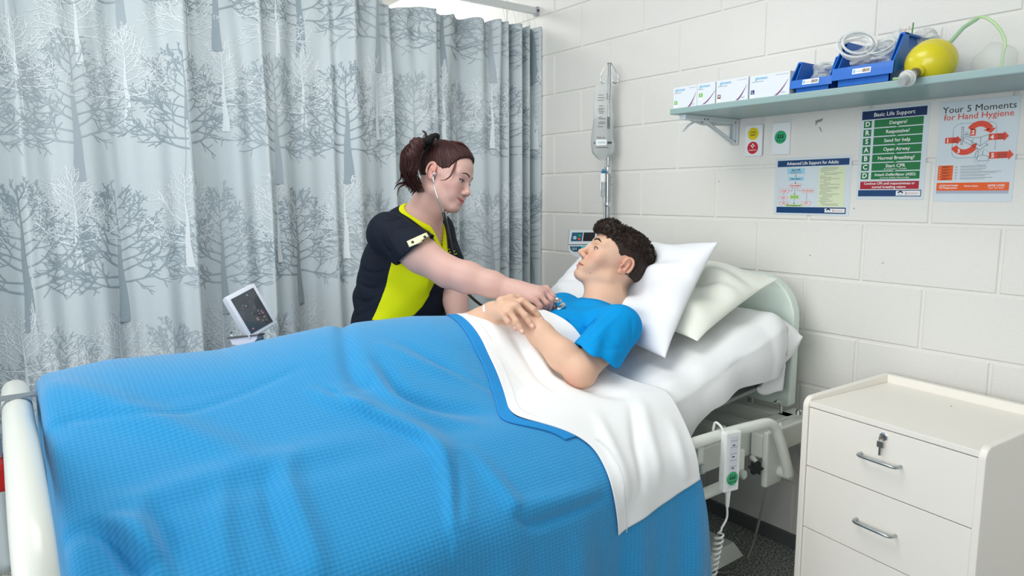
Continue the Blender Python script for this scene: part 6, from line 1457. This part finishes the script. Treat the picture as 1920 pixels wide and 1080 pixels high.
# pump
pm = empty('infusion_pump', (.40, -.16, 1.05), 'small white infusion pump with teal panel and dial clamped to the drip pole', 'pump')
PMt = Matrix(((dR[0], 0, dC[0], 0), (dR[1], 0, dC[1], 0), (0, 1, 0, 0), (0, 0, 0, 1))); pc0 = X(1093, 457, .415); PMt.translation = Vector(pc0) 
PT = lambda u, v, w: tuple(PMt @ Vector((u, v, w)))
def pbox(n, m, u0, v0, u1, v1, w0, w1, b=.002, parent=pm): return MB().box(u0, v0, w0, u1, v1, w1, b, PMt).out(n, m, parent)
M_pw = mat('pump_white', (222, 230, 234), .35); M_teal = mat('pump_teal', (22, 92, 122), .3, coat=.4)
MB().prism([(-.066, -.002), (-.060, .062), (.062, .062), (.066, -.002)], lambda u, v, t: PT(u, v, t), -.055, 0.0).out('upper_housing', M_pw, pm)
MB().prism([(-.066, -.006), (.060, -.006), (.056, -.044), (.020, -.058), (-.030, -.062), (-.050, -.048), (-.066, -.030)], lambda u, v, t: PT(u, v, t), -.050, -.004).out('lower_housing', M_pw, pm)
MB().prism([(-.056, .012), (-.050, .052), (.000, .052), (-.006, .012)], lambda u, v, t: PT(u, v, t), 0.0, .0012).out('key_panel', M_teal, pm)
MB().prism([(-.001, .012), (.004, .052), (.056, .052), (.052, .012)], lambda u, v, t: PT(u, v, t), 0.0, .0012).out('display', mat('pump_display', (34, 36, 42), .15), pm)
MB().prism([(-.060, -.012), (.050, -.012), (.030, -.040), (-.044, -.036), (-.056, -.028)], lambda u, v, t: PT(u, v, t), -.004, -.0028).out('lower_panel', M_teal, pm)
for u, v, r, c, nm in ((-.038, .028, .0085, (170, 206, 226), 'pale_key'), (-.018, .022, .0065, (222, 92, 48), 'orange_key'), (-.016, .038, .0060, (34, 160, 104), 'green_key')): MB().lathe(PT(u, v, .0012), PMt.to_3x3() @ Vector((0, 0, 1)), [(0, r), (.0015, r)], 18).out(nm, mat(nm, c, .4), pm)
text('GH', .016, M_pw, (0, 0, 0), pm, 'panel_lettering', mw=PMt @ Matrix.Translation((-.040, -.024, -.002)))
MB().lathe(PT(.004, -.022, -.003), PMt.to_3x3() @ Vector((0, 0, 1)), [(0, .013), (.010, .012), (.012, .008)], 20).out('dial', mat('dial_teal', (60, 190, 200), .4), pm)
pbox('pole_clamp', M_blk, .03, -.04, .055, .0, -.085, -.045)
# bedside monitor on its stand beyond the bed foot
mon = empty('patient_monitor', (.24, -1.64, 0), 'white tilted tablet monitor on a slim stand between curtain and bed foot', 'monitor')
mc = X(472, 583, .26); F_ = IMG(.66, .16, .73); F_ /= np.linalg.norm(F_); U_ = IMG(-.44, .88, .2); Rm = frame(F_, U_)
MM = Matrix(((Rm[0, 0], Rm[0, 2], Rm[0, 1], mc[0]), (Rm[1, 0], Rm[1, 2], Rm[1, 1], mc[1]), (Rm[2, 0], Rm[2, 2], Rm[2, 1], mc[2]), (0, 0, 0, 1)))
M_mw = mat('monitor_white', (226, 230, 240), .35, coat=.2)
def mbx(n, m, u0, v0, w0, u1, v1, w1, b, parent=mon): return MB().box(u0, v0, w0, u1, v1, w1, b, MM).out(n, m, parent, smooth=True)
mbx('casing', M_mw, -.060, -.085, -.042, .060, .085, 0.0, .012)
mbx('bezel', M_mw, -.058, -.083, -.002, .058, .083, .004, .003)
scr = mbx('screen', mat('monitor_glass', (74, 80, 84), .12, coat=.6, noise=.25, nscale=30), -.046, -.070, .0035, .046, .070, .0052, .001)
rs = random.Random(4)
for k in range(26):
    u = rs.uniform(-.034, .030); v = rs.uniform(-.062, .058); c = rs.choice(((150, 104, 120), (120, 130, 126), (172, 120, 136), (140, 150, 140), (58, 60, 64))); w = rs.uniform(.003, .008)
    MB().box(u, v, .0052, u + w, v + w * .8, .0056, 0, MM).out('screen_icon', mat('icon%d' % c[0], c, .4), scr)
tr_o = X(463, 638, .25); 
MB().prism([(-.052, .012), (.050, .022), (.046, .006), (.026, -.012), (-.004, -.020), (-.040, -.012)], lambda u, v, t: tuple(tr_o + RV * u + UV_ * v - FV * t), -.03, .03).out('cradle', mat('cradle_lilac', (206, 210, 228), .4), mon)
MB().prism([(-.056, .012), (.052, .024), (.052, .018), (-.056, .006)], lambda u, v, t: tuple(tr_o + RV * u + UV_ * v - FV * t), -.034, .034).out('cradle_edge', mat('dark_edge', (60, 66, 74), .4), mon)
MB().tube(bez([tr_o - RV * .05 + UV_ * .014, tr_o - RV * .060 + UV_ * .022, tr_o - RV * .052 + UV_ * .032, tr_o - RV * .044 + UV_ * .026], 4), .003, 8).out('latch_ring', M_chrome, mon)
MB().tube([tr_o - RV * .008 + UV_ * .016, tr_o + RV * .0 + UV_ * .048], .0035, 8).out('tilt_rod', mat('dark_edge', (0, 0, 0)), mon)
MB().tube([X(490, 628, .25), X(499, 655, .255), X(503, 690, .26)], .006, 12).out('stand_arm', M_steel, mon)
b0 = X(468, 655, .25)
MB().tube([(b0[0], b0[1], b0[2] + .02), (b0[0], b0[1], .05)], .016, 16).out('stand_pole', mat('stand_white', (206, 210, 212), .4), mon, smooth=True)
MB().lathe((b0[0], b0[1], .0), (0, 0, 1), [(0, .10), (.02, .11), (.035, .09), (.05, .02)], 28).out('stand_base', mat('stand_white', (0, 0, 0)), mon, smooth=True)
# ------------------------------------------------------------------ bed handset with coiled lead
hs = empty('bed_handset', (1.61, -.69, .48), 'white bed control handset with green sticker hooked over the side rail', 'handset')
a_ = np.array(X(1377, 810, 1.62)); c_ = np.array(X(1371, 922, 1.62)); uu = (a_ - c_) / np.linalg.norm(a_ - c_); wd_ = np.array((.16, .98, 0)); wd_ = wd_ - uu * (wd_ @ uu); wd_ /= np.linalg.norm(wd_); nn_ = np.cross(wd_, uu)
HM = Matrix(((wd_[0], uu[0], nn_[0], a_[0]), (wd_[1], uu[1], nn_[1], a_[1]), (wd_[2], uu[2], nn_[2], a_[2]), (0, 0, 0, 1))); HL = float(np.linalg.norm(a_ - c_))
def hbx(n, m, u0, v0, w0, u1, v1, w1, b=.002, parent=hs): return MB().box(u0, v0, w0, u1, v1, w1, b, HM).out(n, m, parent)
M_hs = mat('handset_white', (232, 236, 234), .35)
hbx('casing', M_hs, -.029, -HL, -.024, .029, 0, 0, .004); hbx('face_recess', mat('handset_face', (214, 218, 226), .4), -.016, -HL + .012, .0, .016, -.012, .0015, .0005)
for k in range(7): hbx('button_mark', mat('btn_grey', (150, 156, 176), .5), -.012, -.026 - .019 * k, .0015, .012, -.0245 - .019 * k, .0022, 0)
for k in range(4): hbx('button_icon', M_ink, -.005, -.040 - .034 * k, .0015, .004, -.037 - .034 * k, .0021, 0)
MB().lathe(tuple(HM @ Vector((0, -HL + .040, .0015))), HM.to_3x3() @ Vector((0, 0, 1)), [(0, .0205), (.0008, .0205)], 28).out('green_sticker', mat('st_green', (0, 0, 0)), hs)
text('Nurse Call', .0068, M_dkg, (0, 0, 0), hs, mw=HM @ Matrix.Translation((0, -HL + .030, .0028)), bold=.02)
ic = MB()
for dx in (-.008, 0, .008): ic.box(dx - .003, -HL + .038, .0024, dx + .003, -HL + .045, .0028, 0, HM).box(dx - .0018, -HL + .047, .0024, dx + .0018, -HL + .051, .0028, 0, HM)
ic.out('nurse_icon', M_dkg, hs, kind=None)
MB().tube(bez([HM @ Vector((-.020, -.004, -.020)), HM @ Vector((-.024, .012, -.030)), HM @ Vector((-.02, .014, -.055)), HM @ Vector((-.02, -.012, -.062))], 5), .0035, 8).out('rail_hook', M_hs, hs, smooth=True)
st_ = HM @ Vector((.0, -HL, -.012)); P = [np.array(st_), np.array(st_) - uu * .05]
MB().tube(P, [.008, .005], 12).out('strain_relief', M_hs, hs, smooth=True)
e_ = np.array(P[-1]); bt = X(1333, 1150, 1.60); P2_ = [e_, e_ - uu * .03 + wd_ * .004, X(1349, 985, 1.615), ]
mid = X(1352, 992, 1.61)
pts = list(bez([e_, e_ + (0, 0, -.035), mid], 5)); N_ = 300; ax_ = bt - mid
for i in range(N_):
    t = i / N_; a = 2 * math.pi * 17 * t; ctr = mid + ax_ * t + np.array((0, -.02, 0)) * math.sin(t * 3); g = min(1, t * 12); pts.append(ctr + (np.array((.0, .013, 0)) * math.cos(a) + np.array((.013, 0, 0)) * math.sin(a)) * g + np.array((0, 0, .003 * math.sin(a))))
MB().tube(pts, .0030, 8).out('coiled_lead', M_hs, hs, smooth=True)
cb = MB().tube(bez([X(1443, 888, 1.50), X(1436, 920, 1.48), X(1425, 970, 1.42), X(1412, 1020, 1.36), X(1395, 1055, 1.34), X(1365, 1073, 1.36), X(1345, 1072, 1.40)], 8), .0042, 10)
setp(cb.out('mains_cable', mat('cable_grey', (172, 172, 164), .5), None, smooth=True), 'grey mains cable looping from the bed head to the bed base', 'cable')
